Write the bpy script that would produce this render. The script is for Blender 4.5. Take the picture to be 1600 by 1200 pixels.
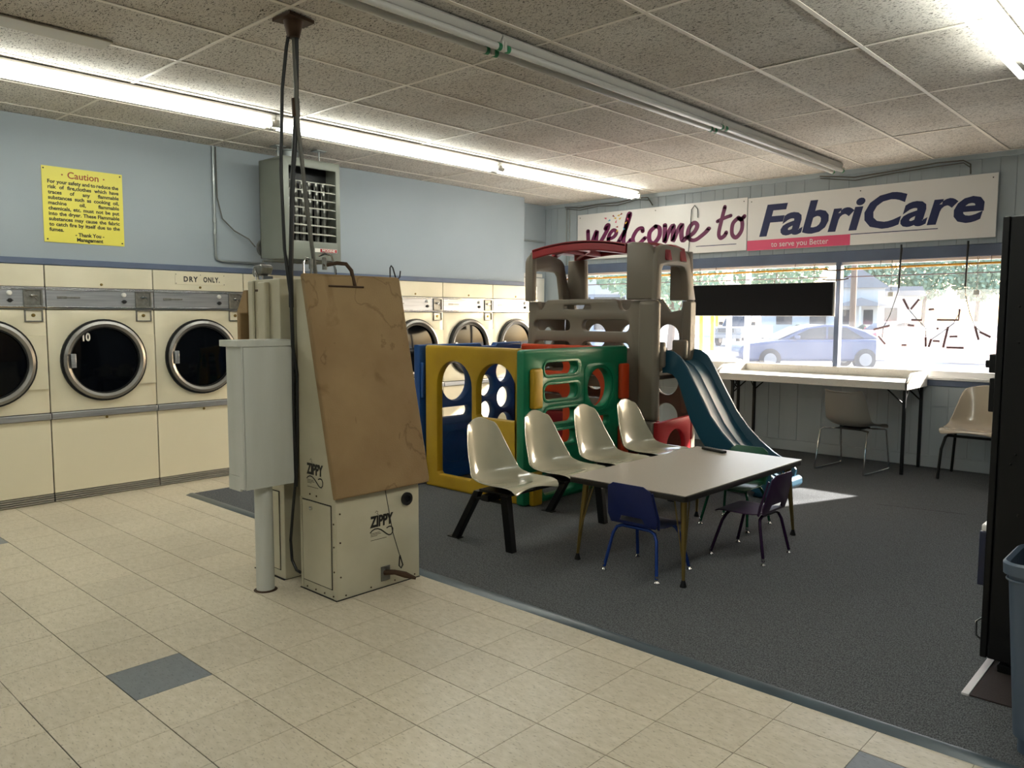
import bpy, math, random
from math import sin, cos, pi, radians as RD
from mathutils import Vector, Matrix
random.seed(7)
S = bpy.context.scene
COL = S.collection
for o in list(bpy.data.objects): bpy.data.objects.remove(o)

# ------------------------------------------------------------------ camera
FPX, YAW, PIT, ROL, EYE = 1237.35, .7476, .0855, .0026, 1.4578
cam_d = bpy.data.cameras.new('camera'); cam = bpy.data.objects.new('camera', cam_d); COL.objects.link(cam)
cam_d.sensor_width = 36; cam_d.sensor_fit = 'HORIZONTAL'; cam_d.lens = 36 * FPX / 1600
cam_d.clip_start = .05; cam_d.clip_end = 500
_r = Vector((cos(YAW), sin(YAW), 0)); _w = Vector((-sin(YAW) * cos(PIT), cos(YAW) * cos(PIT), -sin(PIT))); _u = _r.cross(_w)
_r2 = _r * cos(ROL) + _u * sin(ROL); _u2 = -_r * sin(ROL) + _u * cos(ROL)
cam.matrix_world = Matrix(((_r2.x, _u2.x, -_w.x, 0), (_r2.y, _u2.y, -_w.y, 0), (_r2.z, _u2.z, -_w.z, EYE), (0, 0, 0, 1)))
S.camera = cam
S.view_settings.view_transform = 'Standard'
S.view_settings.look = 'None'
S.view_settings.gamma = 1
S.view_settings.use_curve_mapping = False
S.view_settings.exposure = 0.3

# ------------------------------------------------------------------ sky + sun
SKY_STR, SUN_STR, TUBE_STR = 1.0, 30.0, 17.0
SUN_AZ, SUN_EL = math.atan2(.363, .932), RD(25.8)
wd = bpy.data.worlds.new('sky'); S.world = wd; wd.use_nodes = True
nt = wd.node_tree; nt.nodes.clear()
wo = nt.nodes.new('ShaderNodeOutputWorld'); bg = nt.nodes.new('ShaderNodeBackground'); sk = nt.nodes.new('ShaderNodeTexSky')
sk.sky_type = 'NISHITA'; sk.sun_disc = False; sk.sun_elevation = SUN_EL; sk.sun_rotation = SUN_AZ
sk.dust_density = 3.0
nt.links.new(sk.outputs[0], bg.inputs[0]); bg.inputs[1].default_value = SKY_STR; nt.links.new(bg.outputs[0], wo.inputs[0])
sd = bpy.data.lights.new('sun', 'SUN'); sun = bpy.data.objects.new('sun', sd); COL.objects.link(sun)
sd.energy = SUN_STR; sd.angle = RD(.8); sd.color = (1, .95, .88)
sun.location = (4, 14, 8)
sun.rotation_euler = Vector((-sin(SUN_AZ) * cos(SUN_EL), -cos(SUN_AZ) * cos(SUN_EL), -sin(SUN_EL))).to_track_quat('-Z', 'Y').to_euler()

# ------------------------------------------------------------------ materials
def lin(h):
    h = h.lstrip('#'); c = [int(h[i:i + 2], 16) / 255 for i in (0, 2, 4)]
    return tuple(v / 12.92 if v <= .04045 else ((v + .055) / 1.055) ** 2.4 for v in c)
MATS = {}
def mat(name, hexc, rough=.5, metal=0, spec=.5, noise=None, bump=None, coat=0, emit=None, trans=None, sheen=0):
    """noise=(scale, hex2, lo, hi[, stretch]); bump=(scale, strength)"""
    if name in MATS: return MATS[name]
    m = bpy.data.materials.new(name); m.use_nodes = True; MATS[name] = m
    t = m.node_tree; b = t.nodes['Principled BSDF']
    c = lin(hexc)
    b.inputs['Base Color'].default_value = (*c, 1); b.inputs['Roughness'].default_value = rough
    b.inputs['Metallic'].default_value = metal; b.inputs['Specular IOR Level'].default_value = spec
    if coat: b.inputs['Coat Weight'].default_value = coat; b.inputs['Coat Roughness'].default_value = .08
    if sheen: b.inputs['Sheen Weight'].default_value = sheen
    if emit: b.inputs['Emission Color'].default_value = (*lin(emit[0]), 1); b.inputs['Emission Strength'].default_value = emit[1]
    tc = t.nodes.new('ShaderNodeTexCoord')
    if noise:
        n = t.nodes.new('ShaderNodeTexNoise'); n.inputs['Scale'].default_value = noise[0]; n.inputs['Detail'].default_value = 4
        src = tc.outputs['Object']
        if len(noise) > 4:
            mp = t.nodes.new('ShaderNodeMapping'); mp.inputs['Scale'].default_value = noise[4]
            t.links.new(src, mp.inputs[0]); src = mp.outputs[0]
        t.links.new(src, n.inputs['Vector'])
        r = t.nodes.new('ShaderNodeValToRGB'); r.color_ramp.elements[0].position = noise[2]; r.color_ramp.elements[1].position = noise[3]
        r.color_ramp.elements[0].color = (*lin(noise[1]), 1); r.color_ramp.elements[1].color = (*c, 1)
        t.links.new(n.outputs['Fac'], r.inputs[0]); t.links.new(r.outputs[0], b.inputs['Base Color'])
    if bump:
        n2 = t.nodes.new('ShaderNodeTexNoise'); n2.inputs['Scale'].default_value = bump[0]; n2.inputs['Detail'].default_value = 3
        t.links.new(tc.outputs['Object'], n2.inputs['Vector'])
        bp = t.nodes.new('ShaderNodeBump'); bp.inputs['Strength'].default_value = bump[1]; bp.inputs['Distance'].default_value = .01
        t.links.new(n2.outputs['Fac'], bp.inputs['Height']); t.links.new(bp.outputs[0], b.inputs['Normal'])
    return m

def tile_mat(name, base, fleck, fleck2, rough):
    m = bpy.data.materials.new(name); m.use_nodes = True; MATS[name] = m
    t = m.node_tree; b = t.nodes['Principled BSDF']; L = t.links.new
    g = t.nodes.new('ShaderNodeNewGeometry'); oi = t.nodes.new('ShaderNodeObjectInfo')
    def ns(sc, det, stretch=None):
        n = t.nodes.new('ShaderNodeTexNoise'); n.inputs['Scale'].default_value = sc; n.inputs['Detail'].default_value = det
        src = g.outputs['Position']
        if stretch:
            mp = t.nodes.new('ShaderNodeMapping'); mp.inputs['Scale'].default_value = stretch; mp.inputs['Rotation'].default_value = (0, 0, .5)
            L(src, mp.inputs[0]); src = mp.outputs[0]
        L(src, n.inputs['Vector']); return n.outputs['Fac']
    def ramp(f, a, bb, ca, cb):
        r = t.nodes.new('ShaderNodeValToRGB'); r.color_ramp.elements[0].position = a; r.color_ramp.elements[1].position = bb
        r.color_ramp.elements[0].color = (*ca, 1); r.color_ramp.elements[1].color = (*cb, 1); L(f, r.inputs[0]); return r.outputs[0]
    c1 = ramp(ns(20, 2, (1, 2.0, 1)), .25, .75, lin(fleck), lin(base))
    c2 = ramp(ns(52, 2, (1, 2.6, 1)), .58, .74, (1, 1, 1), lin(fleck2))
    c3 = ramp(ns(1.1, 3), .3, .7, (.86, .86, .86), (1, 1, 1))
    mx = t.nodes.new('ShaderNodeMix'); mx.data_type = 'RGBA'; mx.blend_type = 'MULTIPLY'; mx.inputs[0].default_value = .55
    L(c1, mx.inputs[6]); L(c2, mx.inputs[7])
    m2 = t.nodes.new('ShaderNodeMix'); m2.data_type = 'RGBA'; m2.blend_type = 'MULTIPLY'; m2.inputs[0].default_value = 1
    L(mx.outputs[2], m2.inputs[6]); L(c3, m2.inputs[7])
    hs = t.nodes.new('ShaderNodeHueSaturation')
    mr = t.nodes.new('ShaderNodeMapRange'); mr.inputs[3].default_value = .95; mr.inputs[4].default_value = 1.04
    L(oi.outputs['Random'], mr.inputs[0]); L(mr.outputs[0], hs.inputs['Value']); L(m2.outputs[2], hs.inputs['Color'])
    L(hs.outputs[0], b.inputs['Base Color'])
    rr = t.nodes.new('ShaderNodeMapRange'); rr.inputs[3].default_value = rough; rr.inputs[4].default_value = rough + .08
    L(ns(3.5, 3), rr.inputs[0]); L(rr.outputs[0], b.inputs['Roughness'])
    bp = t.nodes.new('ShaderNodeBump'); bp.inputs['Strength'].default_value = .2; bp.inputs['Distance'].default_value = .005
    L(ns(9, 2), bp.inputs['Height']); L(bp.outputs[0], b.inputs['Normal'])
    return m

def ceil_mat():
    m = bpy.data.materials.new('fissured ceiling board'); m.use_nodes = True
    t = m.node_tree; b = t.nodes['Principled BSDF']; L = t.links.new
    g = t.nodes.new('ShaderNodeNewGeometry'); oi = t.nodes.new('ShaderNodeObjectInfo')
    mp = t.nodes.new('ShaderNodeMapping'); mp.inputs['Rotation'].default_value = (0, 0, .6); mp.inputs['Scale'].default_value = (1, 2.5, 1)
    L(g.outputs['Position'], mp.inputs[0])
    n = t.nodes.new('ShaderNodeTexNoise'); n.inputs['Scale'].default_value = 56; n.inputs['Detail'].default_value = 3; n.inputs['Distortion'].default_value = 1.2
    L(mp.outputs[0], n.inputs['Vector'])
    r = t.nodes.new('ShaderNodeValToRGB'); r.color_ramp.elements[0].position = .385; r.color_ramp.elements[1].position = .43
    r.color_ramp.elements[0].color = (.10, .09, .08, 1); r.color_ramp.elements[1].color = (*lin('#dcd7cf'), 1)
    L(n.outputs['Fac'], r.inputs[0])
    n2 = t.nodes.new('ShaderNodeTexNoise'); n2.inputs['Scale'].default_value = 1.6; L(g.outputs['Position'], n2.inputs['Vector'])
    r2 = t.nodes.new('ShaderNodeValToRGB'); r2.color_ramp.elements[0].position = .3; r2.color_ramp.elements[0].color = (.84, .81, .78, 1); r2.color_ramp.elements[1].position = .7
    L(n2.outputs['Fac'], r2.inputs[0])
    mx = t.nodes.new('ShaderNodeMix'); mx.data_type = 'RGBA'; mx.blend_type = 'MULTIPLY'; mx.inputs[0].default_value = 1
    L(r.outputs[0], mx.inputs[6]); L(r2.outputs[0], mx.inputs[7])
    hs = t.nodes.new('ShaderNodeHueSaturation'); mr = t.nodes.new('ShaderNodeMapRange'); mr.inputs[3].default_value = .93; mr.inputs[4].default_value = 1.04
    L(oi.outputs['Random'], mr.inputs[0]); L(mr.outputs[0], hs.inputs['Value']); L(mx.outputs[2], hs.inputs['Color']); L(hs.outputs[0], b.inputs['Base Color'])
    b.inputs['Roughness'].default_value = .95; b.inputs['Specular IOR Level'].default_value = .1
    bp = t.nodes.new('ShaderNodeBump'); bp.inputs['Strength'].default_value = .6; bp.inputs['Distance'].default_value = .006
    L(n.outputs['Fac'], bp.inputs['Height']); L(bp.outputs[0], b.inputs['Normal'])
    return m

def glass_mat(name, tint=(1, 1, 1), haze=.05, gloss=1.0, hz=(.8, .86, 1)):
    m = bpy.data.materials.new(name); m.use_nodes = True; MATS[name] = m
    t = m.node_tree; t.nodes.clear(); L = t.links.new
    out = t.nodes.new('ShaderNodeOutputMaterial'); tr = t.nodes.new('ShaderNodeBsdfTransparent'); tr.inputs[0].default_value = (*tint, 1)
    gl = t.nodes.new('ShaderNodeBsdfGlossy'); gl.inputs['Roughness'].default_value = .03
    lf = t.nodes.new('ShaderNodeLayerWeight'); pw = t.nodes.new('ShaderNodeMath'); pw.operation = 'POWER'; pw.inputs[1].default_value = 5; L(lf.outputs['Facing'], pw.inputs[0])
    lw = t.nodes.new('ShaderNodeMath'); lw.operation = 'MULTIPLY_ADD'; lw.inputs[1].default_value = .9; lw.inputs[2].default_value = .04; L(pw.outputs[0], lw.inputs[0])
    mu = t.nodes.new('ShaderNodeMath'); mu.operation = 'MULTIPLY'; mu.inputs[1].default_value = gloss; L(lw.outputs[0], mu.inputs[0])
    m1 = t.nodes.new('ShaderNodeMixShader'); L(mu.outputs[0], m1.inputs[0]); L(tr.outputs[0], m1.inputs[1]); L(gl.outputs[0], m1.inputs[2])
    tl = t.nodes.new('ShaderNodeBsdfTranslucent'); tl.inputs[0].default_value = (*hz, 1)
    m2 = t.nodes.new('ShaderNodeMixShader')
    if haze > 0:
        g = t.nodes.new('ShaderNodeNewGeometry'); n = t.nodes.new('ShaderNodeTexNoise'); n.inputs['Scale'].default_value = 2.2; n.inputs['Detail'].default_value = 6
        L(g.outputs['Position'], n.inputs['Vector']); mr = t.nodes.new('ShaderNodeMapRange')
        mr.inputs[1].default_value = .3; mr.inputs[2].default_value = .7; mr.inputs[3].default_value = haze * .6; mr.inputs[4].default_value = haze * 1.4
        L(n.outputs['Fac'], mr.inputs[0]); L(mr.outputs[0], m2.inputs[0])
    else: m2.inputs[0].default_value = 0
    L(m1.outputs[0], m2.inputs[1]); L(tl.outputs[0], m2.inputs[2]); L(m2.outputs[0], out.inputs[0])
    return m

M_CREAM = mat('cream enamel', '#e3dbc2', .32, noise=(3, '#dad2b8', .35, .65), coat=.15)
M_CREAM2 = mat('cream enamel drawer', '#e0d8be', .36)
M_RING = mat('satin door ring', '#8d8a86', .34, .85)
M_STEEL = mat('brushed steel', '#b8babd', .34, .65, noise=(60, '#9a9ca0', .3, .7, (1, .05, 1)))
M_STEELD = mat('dull steel', '#8e8d88', .38, .8, noise=(40, '#77766f', .3, .7))
M_RIB = mat('ribbed kick steel', '#8b877d', .4, .6)
M_BLACK = mat('black rubber', '#0c0c0d', .5)
M_GAP = mat('dark gap', '#15130f', .9)
M_DGLASS = mat('dark dryer glass', '#06080d', .06, 0, .25)
M_BRASS = mat('brass lock', '#8a7540', .35, .9)
M_KNOB = mat('white knob', '#e8e6df', .3)
M_WALLB = mat('pale blue wall paint', '#a2abb1', .6, noise=(.8, '#99a3a9', .3, .7), bump=(18, .04))
M_WALLP = mat('pale blue panelling', '#b0bac0', .5, noise=(3, '#a6b0b6', .3, .7, (1, 1, .2)))
M_TRIM = mat('slate blue trim', '#5d6a82', .5, noise=(5, '#556178', .3, .7))
M_WHITE = mat('white paint', '#dedbd2', .5, noise=(4, '#cfccc2', .3, .7))
M_SILL = mat('white sill', '#e9e7e4', .4)
M_TEE = mat('ceiling tee', '#e4dcd0', .5)
M_CEIL = ceil_mat()
M_TILE = tile_mat('beige vinyl tile', '#dfd4c0', '#cdc1a9', '#857a62', .285)
M_TILEG = tile_mat('blue grey vinyl tile', '#7f858b', '#747a80', '#5c6166', .285)
M_JOINT = mat('tile joint', '#0e0b07', .8)
M_CARPET = mat('charcoal carpet', '#76787a', 1, 0, .05, noise=(230, '#4a4c4e', .36, .64, (1, .4, 1)), bump=(260, .6))
M_STRIP = mat('blue grey rubber edging', '#4d5a62', .28, noise=(6, '#434f57', .3, .7))
M_SIGNW = mat('white sign board', '#e6e3e0', .35)
M_NAVY = mat('navy lettering', '#121d50', .5)
M_PLUM = mat('plum lettering', '#681a4b', .5)
M_PINK = mat('pink ribbon', '#d8486f', .4)
M_YSIGN = mat('yellow sign', '#e8dc5a', .4)
M_INK = mat('black ink', '#17150f', .5)
M_RINK = mat('red ink', '#9c3a1c', .5)
M_HEAT = mat('olive grey heater enamel', '#7d8077', .4, noise=(2, '#74776d', .3, .7))
M_HEATL = mat('heater louvre', '#b9b9ae', .4)
M_PIPE = mat('galvanised conduit', '#a5aaa8', .35, .7)
M_GLASS = glass_mat('dusty window glass', haze=.014)
M_ACRY = glass_mat('hazy acrylic', haze=.05, hz=(.95, .95, 1))
M_TUBE = mat('lit tube', '#ffffff', .5, emit=('#f6fbf3', TUBE_STR))
M_TUBEOFF = mat('unlit tube', '#c9c7c2', .25, coat=.4)
M_FIX = mat('white fixture enamel', '#c6c2ba', .4)
M_SOCK = mat('green socket', '#1f7a4e', .5)
M_ZIP = mat('aged white kiosk paint', '#c3bda6', .42, noise=(2.5, '#b3ac93', .35, .65))
M_CANVAS = mat('brown canvas', '#987e58', .75, noise=(2.2, '#826743', .32, .6), bump=(160, .15))
M_CANVAS['stains'] = 1
M_PLY = mat('painted plywood', '#cbccc5', .6, noise=(8, '#bdbeb5', .3, .7, (1, 1, .12)))
M_RUST = mat('rusty iron', '#4a3626', .6, .5)
M_TAUPE = mat('taupe rotomoulded plastic', '#797062', .5, bump=(120, .06))
M_RED = mat('dark red plastic', '#8c1f24', .45)
M_REDB = mat('red plastic', '#b3262c', .45)
M_TEAL = mat('teal slide plastic', '#0b465c', .5)
M_YEL = mat('yellow plastic', '#b9951c', .42, noise=(3, '#a98515', .3, .6))
M_BLU = mat('blue plastic', '#11498a', .42)
M_GRN = mat('green plastic', '#0b7650', .38)
M_ORG = mat('orange plastic', '#c8431a', .42)
M_SHELL = mat('glossy ivory fibreglass', '#b7b29d', .2, 0, .6, noise=(5, '#aeaa95', .3, .7), coat=.6)
M_SHELL2 = mat('glossy beige shell', '#c2b5a0', .2, coat=.6)
M_SHELL3 = mat('taupe plastic shell', '#8b857b', .45)
M_BLKM = mat('black painted steel', '#0c0c0d', .42, .0, .3)
M_CHROME = mat('chrome', '#d2d2d2', .12, 1)
M_GOLD = mat('bronze gold leg', '#7d6a3c', .32, .75)
M_LAM = mat('beige laminate', '#b5aca0', .35, noise=(240, '#aba296', .3, .7))
M_EDGE = mat('black table edging', '#1c1916', .4)
M_KBLUE = mat('navy chair plastic', '#16245e', .42)
M_KBLUEF = mat('blue enamel tube', '#1d3f8e', .25, .3)
M_KPUR = mat('purple chair plastic', '#36193f', .42)
M_KPURF = mat('purple enamel tube', '#2f1638', .25, .3)
M_KGRN = mat('green chair plastic', '#1c5a40', .4)
M_KGRNF = mat('green enamel tube', '#13543a', .25, .3)
M_SPECK = mat('speckled counter laminate', '#dcd8cf', .3, noise=(130, '#a9a08f', .3, .38))
M_BINB = mat('slate blue bin plastic', '#4c5a6c', .4)
M_MATB = mat('brown floor mat', '#3a302f', .9, bump=(200, .5))
M_TAPE = mat('white tape', '#d9d3d4', .5)
M_NEON = mat('unlit neon tube', '#7d5f63', .3)
M_NEONY = mat('yellow neon tube', '#f0a51e', .5)
M_BOARD = mat('black sign back', '#0d0d0f', .8, 0, .15)
M_CABLE = mat('black cable', '#131210', .45)
M_CABLEG = mat('grey cable', '#5c5a52', .45)

# ------------------------------------------------------------------ mesh helpers
class MB:
    def __init__(s): s.v = []; s.f = []
    def add(s, vs, fs):
        n = len(s.v); s.v += [tuple(p) for p in vs]; s.f += [tuple(i + n for i in f) for f in fs]; return s
    def box(s, a, b):
        x0, y0, z0 = (min(a[i], b[i]) for i in range(3)); x1, y1, z1 = (max(a[i], b[i]) for i in range(3))
        return s.add([(x0, y0, z0), (x1, y0, z0), (x1, y1, z0), (x0, y1, z0), (x0, y0, z1), (x1, y0, z1), (x1, y1, z1), (x0, y1, z1)],
                     [(3, 2, 1, 0), (4, 5, 6, 7), (0, 1, 5, 4), (1, 2, 6, 5), (2, 3, 7, 6), (3, 0, 4, 7)])
    def prism(s, pts, axis, d0, d1):
        """pts 2D; axis 'y': (x,z), 'x': (y,z), 'z': (x,y)"""
        def P(p, d): return {'y': (p[0], d, p[1]), 'x': (d, p[0], p[1]), 'z': (p[0], p[1], d)}[axis]
        n = len(pts); vs = [P(p, d0) for p in pts] + [P(p, d1) for p in pts]
        fs = [tuple(range(n)), tuple(range(2 * n - 1, n - 1, -1))] + [(i, i + n, (i + 1) % n + n, (i + 1) % n) for i in range(n)]
        return s.add(vs, fs)
    def tube(s, pts, r, n=8, cap=True):
        pts = [Vector(p) for p in pts]; k = len(pts); rs = r if isinstance(r, (list, tuple)) else [r] * k
        t = [(pts[min(i + 1, k - 1)] - pts[max(i - 1, 0)]).normalized() for i in range(k)]
        up = Vector((0, 0, 1)) if abs(t[0].z) < .9 else Vector((1, 0, 0))
        a = t[0].cross(up).normalized(); vs = []
        for i in range(k):
            if i:
                q = t[i - 1].rotation_difference(t[i]); a = (q @ a).normalized()
            b = t[i].cross(a)
            for j in range(n):
                th = 2 * pi * j / n; vs.append(pts[i] + (a * cos(th) + b * sin(th)) * rs[i])
        fs = [(i * n + j, i * n + (j + 1) % n, (i + 1) * n + (j + 1) % n, (i + 1) * n + j) for i in range(k - 1) for j in range(n)]
        if cap: fs += [tuple(range(n - 1, -1, -1)), tuple((k - 1) * n + j for j in range(n))]
        return s.add(vs, fs)
    def cyl(s, p, q, r, r2=None, n=16): return s.tube([p, q], [r, r if r2 is None else r2], n)
    def lathe(s, prof, c, axis='z', n=32):
        """prof [(radius, height)] about axis through c; open profile joined to a closed surface if radius 0 at ends"""
        vs = []; k = len(prof)
        for r, h in prof:
            for j in range(n):
                th = 2 * pi * j / n; a, b = r * cos(th), r * sin(th)
                o = {'z': (a, b, h), 'x': (h, a, b), 'y': (b, h, a)}[axis]; vs.append((c[0] + o[0], c[1] + o[1], c[2] + o[2]))
        fs = [(i * n + j, i * n + (j + 1) % n, (i + 1) * n + (j + 1) % n, (i + 1) * n + j) for i in range(k - 1) for j in range(n)]
        fs += [tuple(range(n - 1, -1, -1)), tuple((k - 1) * n + j for j in range(n))]
        return s.add(vs, fs)
    def ring(s, c, r0, r1, h0, h1, axis='x', n=40, lip=0.0):
        """annulus with rectangular/curved section (closed)"""
        prof = [(r0, h0), (r0, h1), ((r0 + r1) / 2, h1 + lip), (r1, h1), (r1, h0)]
        k = len(prof); vs = []
        for r, h in prof:
            for j in range(n):
                th = 2 * pi * j / n; a, b = r * cos(th), r * sin(th)
                o = {'z': (a, b, h), 'x': (h, a, b), 'y': (b, h, a)}[axis]; vs.append((c[0] + o[0], c[1] + o[1], c[2] + o[2]))
        fs = [(i * n + j, i * n + (j + 1) % n, ((i + 1) % k) * n + (j + 1) % n, ((i + 1) % k) * n + j) for i in range(k) for j in range(n)]
        return s.add(vs, fs)
    def mesh(s, name='mesh'):
        m = bpy.data.meshes.new(name); m.from_pydata(s.v, [], s.f); m.validate(); m.update()
        import bmesh
        b = bmesh.new(); b.from_mesh(m); bmesh.ops.recalc_face_normals(b, faces=b.faces); b.to_mesh(m); b.free()
        return m
def smooth(me, ang=38):
    me.shade_smooth() if hasattr(me, 'shade_smooth') else None
    try: me.set_sharp_from_angle(angle=RD(ang))
    except Exception: pass
WLOC = {}
def thing(name, label, cat, loc=(0, 0, 0), group=None):
    o = bpy.data.objects.new(name, None); COL.objects.link(o); o.location = loc; o.empty_display_size = .1
    o['label'] = label; o['category'] = cat
    if group: o['group'] = group
    WLOC[o] = Vector(loc); return o
def struct(o): o['kind'] = 'structure'; return o
def part(name, g, m, parent=None, bev=0, sm=True, label=None, seg=2, sub=0, solid=0, me=None):
    me = me or (g.mesh(name) if isinstance(g, MB) else g)
    if parent is not None:
        off = WLOC[parent]; me.transform(Matrix.Translation(-off))
    if not me.materials: me.materials.append(m)
    if sm: smooth(me)
    o = bpy.data.objects.new(name, me); COL.objects.link(o)
    if parent is not None: o.parent = parent; WLOC[o] = WLOC[parent].copy()
    else: WLOC[o] = Vector((0, 0, 0))
    if solid: d = o.modifiers.new('solid', 'SOLIDIFY'); d.thickness = solid; d.offset = -1
    if sub: d = o.modifiers.new('sub', 'SUBSURF'); d.levels = sub; d.render_levels = sub
    if bev: d = o.modifiers.new('bevel', 'BEVEL'); d.width = bev; d.segments = seg; d.limit_method = 'ANGLE'; d.angle_limit = RD(40)
    if label: o['label'] = label
    return o
def tag(o, label, cat, group=None):
    o['label'] = label; o['category'] = cat
    if group: o['group'] = group
    return o
def one(name, g, m, label, cat, group=None, **k): return tag(part(name, g, m, **k), label, cat, group)
def kids(o): return [c for c in bpy.data.objects if c.parent == o]
def copy_tree(o, parent=None, ch=None):
    c = o.copy(); COL.objects.link(c); WLOC[c] = WLOC.get(o, Vector((0, 0, 0))).copy()
    if parent is not None: c.parent = parent
    for k in kids(o): copy_tree(k, c)
    return c
def rrect(x0, y0, x1, y1, r, n=6):
    r = min(r, (x1 - x0) / 2 - 1e-5, (y1 - y0) / 2 - 1e-5); out = []
    for cx, cy, a in ((x1 - r, y1 - r, 0), (x0 + r, y1 - r, 90), (x0 + r, y0 + r, 180), (x1 - r, y0 + r, 270)):
        for i in range(n + 1):
            t = RD(a + 90 * i / n); out.append((cx + r * cos(t), cy + r * sin(t)))
    return out
def circ(cx, cy, r, n=28, ry=None): return [(cx + r * cos(2 * pi * i / n), cy + (ry or r) * sin(2 * pi * i / n)) for i in range(n)]
def arch(x0, x1, z0, z1, rb=.02, n=14):
    r = (x1 - x0) / 2; cx = (x0 + x1) / 2; cz = z1 - r
    return [(cx + r * cos(pi * i / n), cz + r * sin(pi * i / n)) for i in range(n + 1)] + [(x0, z0 + rb), (x0 + rb, z0), (x1 - rb, z0), (x1, z0 + rb)]
def plate(outer, holes, plane, d, th, bev=.008):
    """flat board with holes; plane 'xz' at y=d..d+th, 'yz' at x=d..d+th, 'xy' at z"""
    cu = bpy.data.curves.new('c', 'CURVE'); cu.dimensions = '2D'; cu.fill_mode = 'BOTH'
    cu.extrude = th / 2 - bev; cu.bevel_depth = bev; cu.bevel_resolution = 1; cu.offset = -bev
    def area(p): return sum(p[i][0] * p[(i + 1) % len(p)][1] - p[(i + 1) % len(p)][0] * p[i][1] for i in range(len(p)))
    for k, pts in enumerate([outer] + list(holes)):
        if (area(pts) < 0) != (k > 0): pts = list(pts)[::-1]
        sp = cu.splines.new('POLY'); sp.points.add(len(pts) - 1); sp.use_cyclic_u = True
        for i, p in enumerate(pts): sp.points[i].co = (p[0], p[1], 0, 1)
    ob = bpy.data.objects.new('t', cu); COL.objects.link(ob); bpy.context.view_layer.update()
    me = bpy.data.meshes.new_from_object(ob.evaluated_get(bpy.context.evaluated_depsgraph_get()))
    bpy.data.objects.remove(ob); bpy.data.curves.remove(cu)
    for v in me.vertices:
        u, w, n = v.co
        n += th / 2
        v.co = {'xz': (u, d + n, w), 'yz': (d + n, u, w), 'xy': (u, w, d + n)}[plane]
    me.materials.clear(); me.update()
    import bmesh
    b = bmesh.new(); b.from_mesh(me); bmesh.ops.remove_doubles(b, verts=b.verts, dist=1e-5); bmesh.ops.recalc_face_normals(b, faces=b.faces); b.to_mesh(me); b.free()
    return me
def textmesh(body, size, shear=0, off=0, ext=.0006, sx=1, spacing=1):
    cu = bpy.data.curves.new('t', 'FONT'); cu.body = body; cu.size = size; cu.shear = shear; cu.offset = off; cu.extrude = ext
    cu.space_character = spacing; cu.resolution_u = 3
    ob = bpy.data.objects.new('t', cu); COL.objects.link(ob); bpy.context.view_layer.update()
    me = bpy.data.meshes.new_from_object(ob.evaluated_get(bpy.context.evaluated_depsgraph_get()))
    bpy.data.objects.remove(ob); bpy.data.curves.remove(cu); me.materials.clear()
    xs = [v.co.x for v in me.vertices] or [0]
    return me, min(xs) * sx, max(xs) * sx
def text_mb(mb, body, size, origin, u, v, align='l', width=None, **k):
    """adds lettering to mb; width forces the total width"""
    me, x0, x1 = textmesh(body, size, **k); sx = k.get('sx', 1)
    if width: f = width / (x1 - x0); sx *= f; x0 *= f; x1 *= f
    u = Vector(u); v = Vector(v); n = u.cross(v); o = Vector(origin)
    sh = {'l': -x0, 'c': -(x0 + x1) / 2, 'r': -x1}[align]
    mb.add([o + u * (p.co.x * sx + sh) + v * p.co.y + n * p.co.z for p in me.vertices], [tuple(f.vertices) for f in me.polygons])
    bpy.data.meshes.remove(me); return x1 - x0
def mb_raw(mb, name='m'):
    m = bpy.data.meshes.new(name); m.from_pydata(mb.v, [], mb.f); m.update(); return m

# ================================================================== SETTING
XD, YW, H = -6.75, 8.35, 2.95          # dryer face, window wall, ceiling height
XR, YB = 3.2, -5.0
T = .3048; TX, TY = -3.3143, 1.1519
# floor: slab, tiles as parts, rest joined
floor = struct(part('floor', MB().box((-7.4, YB, -.12), (XR, YW, -.003)), M_JOINT, sm=False))
tm = MB().box((-T / 2 + .001, -T / 2 + .0021, -.003), (T / 2 - .001, T / 2 - .0021, 0)).mesh('tile'); tm.materials.append(M_TILE)
tg = tm.copy(); tg.materials.clear(); tg.materials.append(M_TILEG)
def cproj(x, y, z):
    d = Vector((x, y, z - EYE)); zz = d.dot(_w)
    return (9e9, 9e9) if zz < .2 else (800 + FPX * d.dot(_r2) / zz, 600 - FPX * d.dot(_u2) / zz)
rest = MB(); cand = []
GREY = {(0, 0), (8, 4), (-9, 0)}
for i in range(-13, 21):
    for j in range(-20, 27):
        cx, cy = TX + (i + .5) * T, TY + (j + .5) * T
        if cx > XR - .1 or cy < YB + .1 or cx < -7.2: continue
        if cy > 2.88 + .1 and cx > -6.25 + .05: continue
        if cy > YW - .1: continue
        px, py = cproj(cx, cy, 0)
        if -60 < px < 1660 and py < 1290 and not (cx > -1.0 and cy > 2.9): cand.append((math.hypot(cx, cy), i, j, cx, cy))
        else: rest.box((cx - T / 2 + .0006, cy - T / 2 + .0006, -.003), (cx + T / 2 - .0006, cy + T / 2 - .0006, 0))
cand.sort()
for k, (d, i, j, cx, cy) in enumerate(cand):
    if k >= 300: rest.box((cx - T / 2 + .0006, cy - T / 2 + .0006, -.003), (cx + T / 2 - .0006, cy + T / 2 - .0006, 0)); continue
    g = (i, j) in GREY
    o = bpy.data.objects.new('tile', tg if g else tm); COL.objects.link(o); o.parent = floor; o.location = (cx, cy, 0)
    if g: o['label'] = 'blue-grey vinyl tile'
ro = part('tile_field', rest, M_TILE, floor, sm=False); ro['kind'] = 'stuff'
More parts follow.
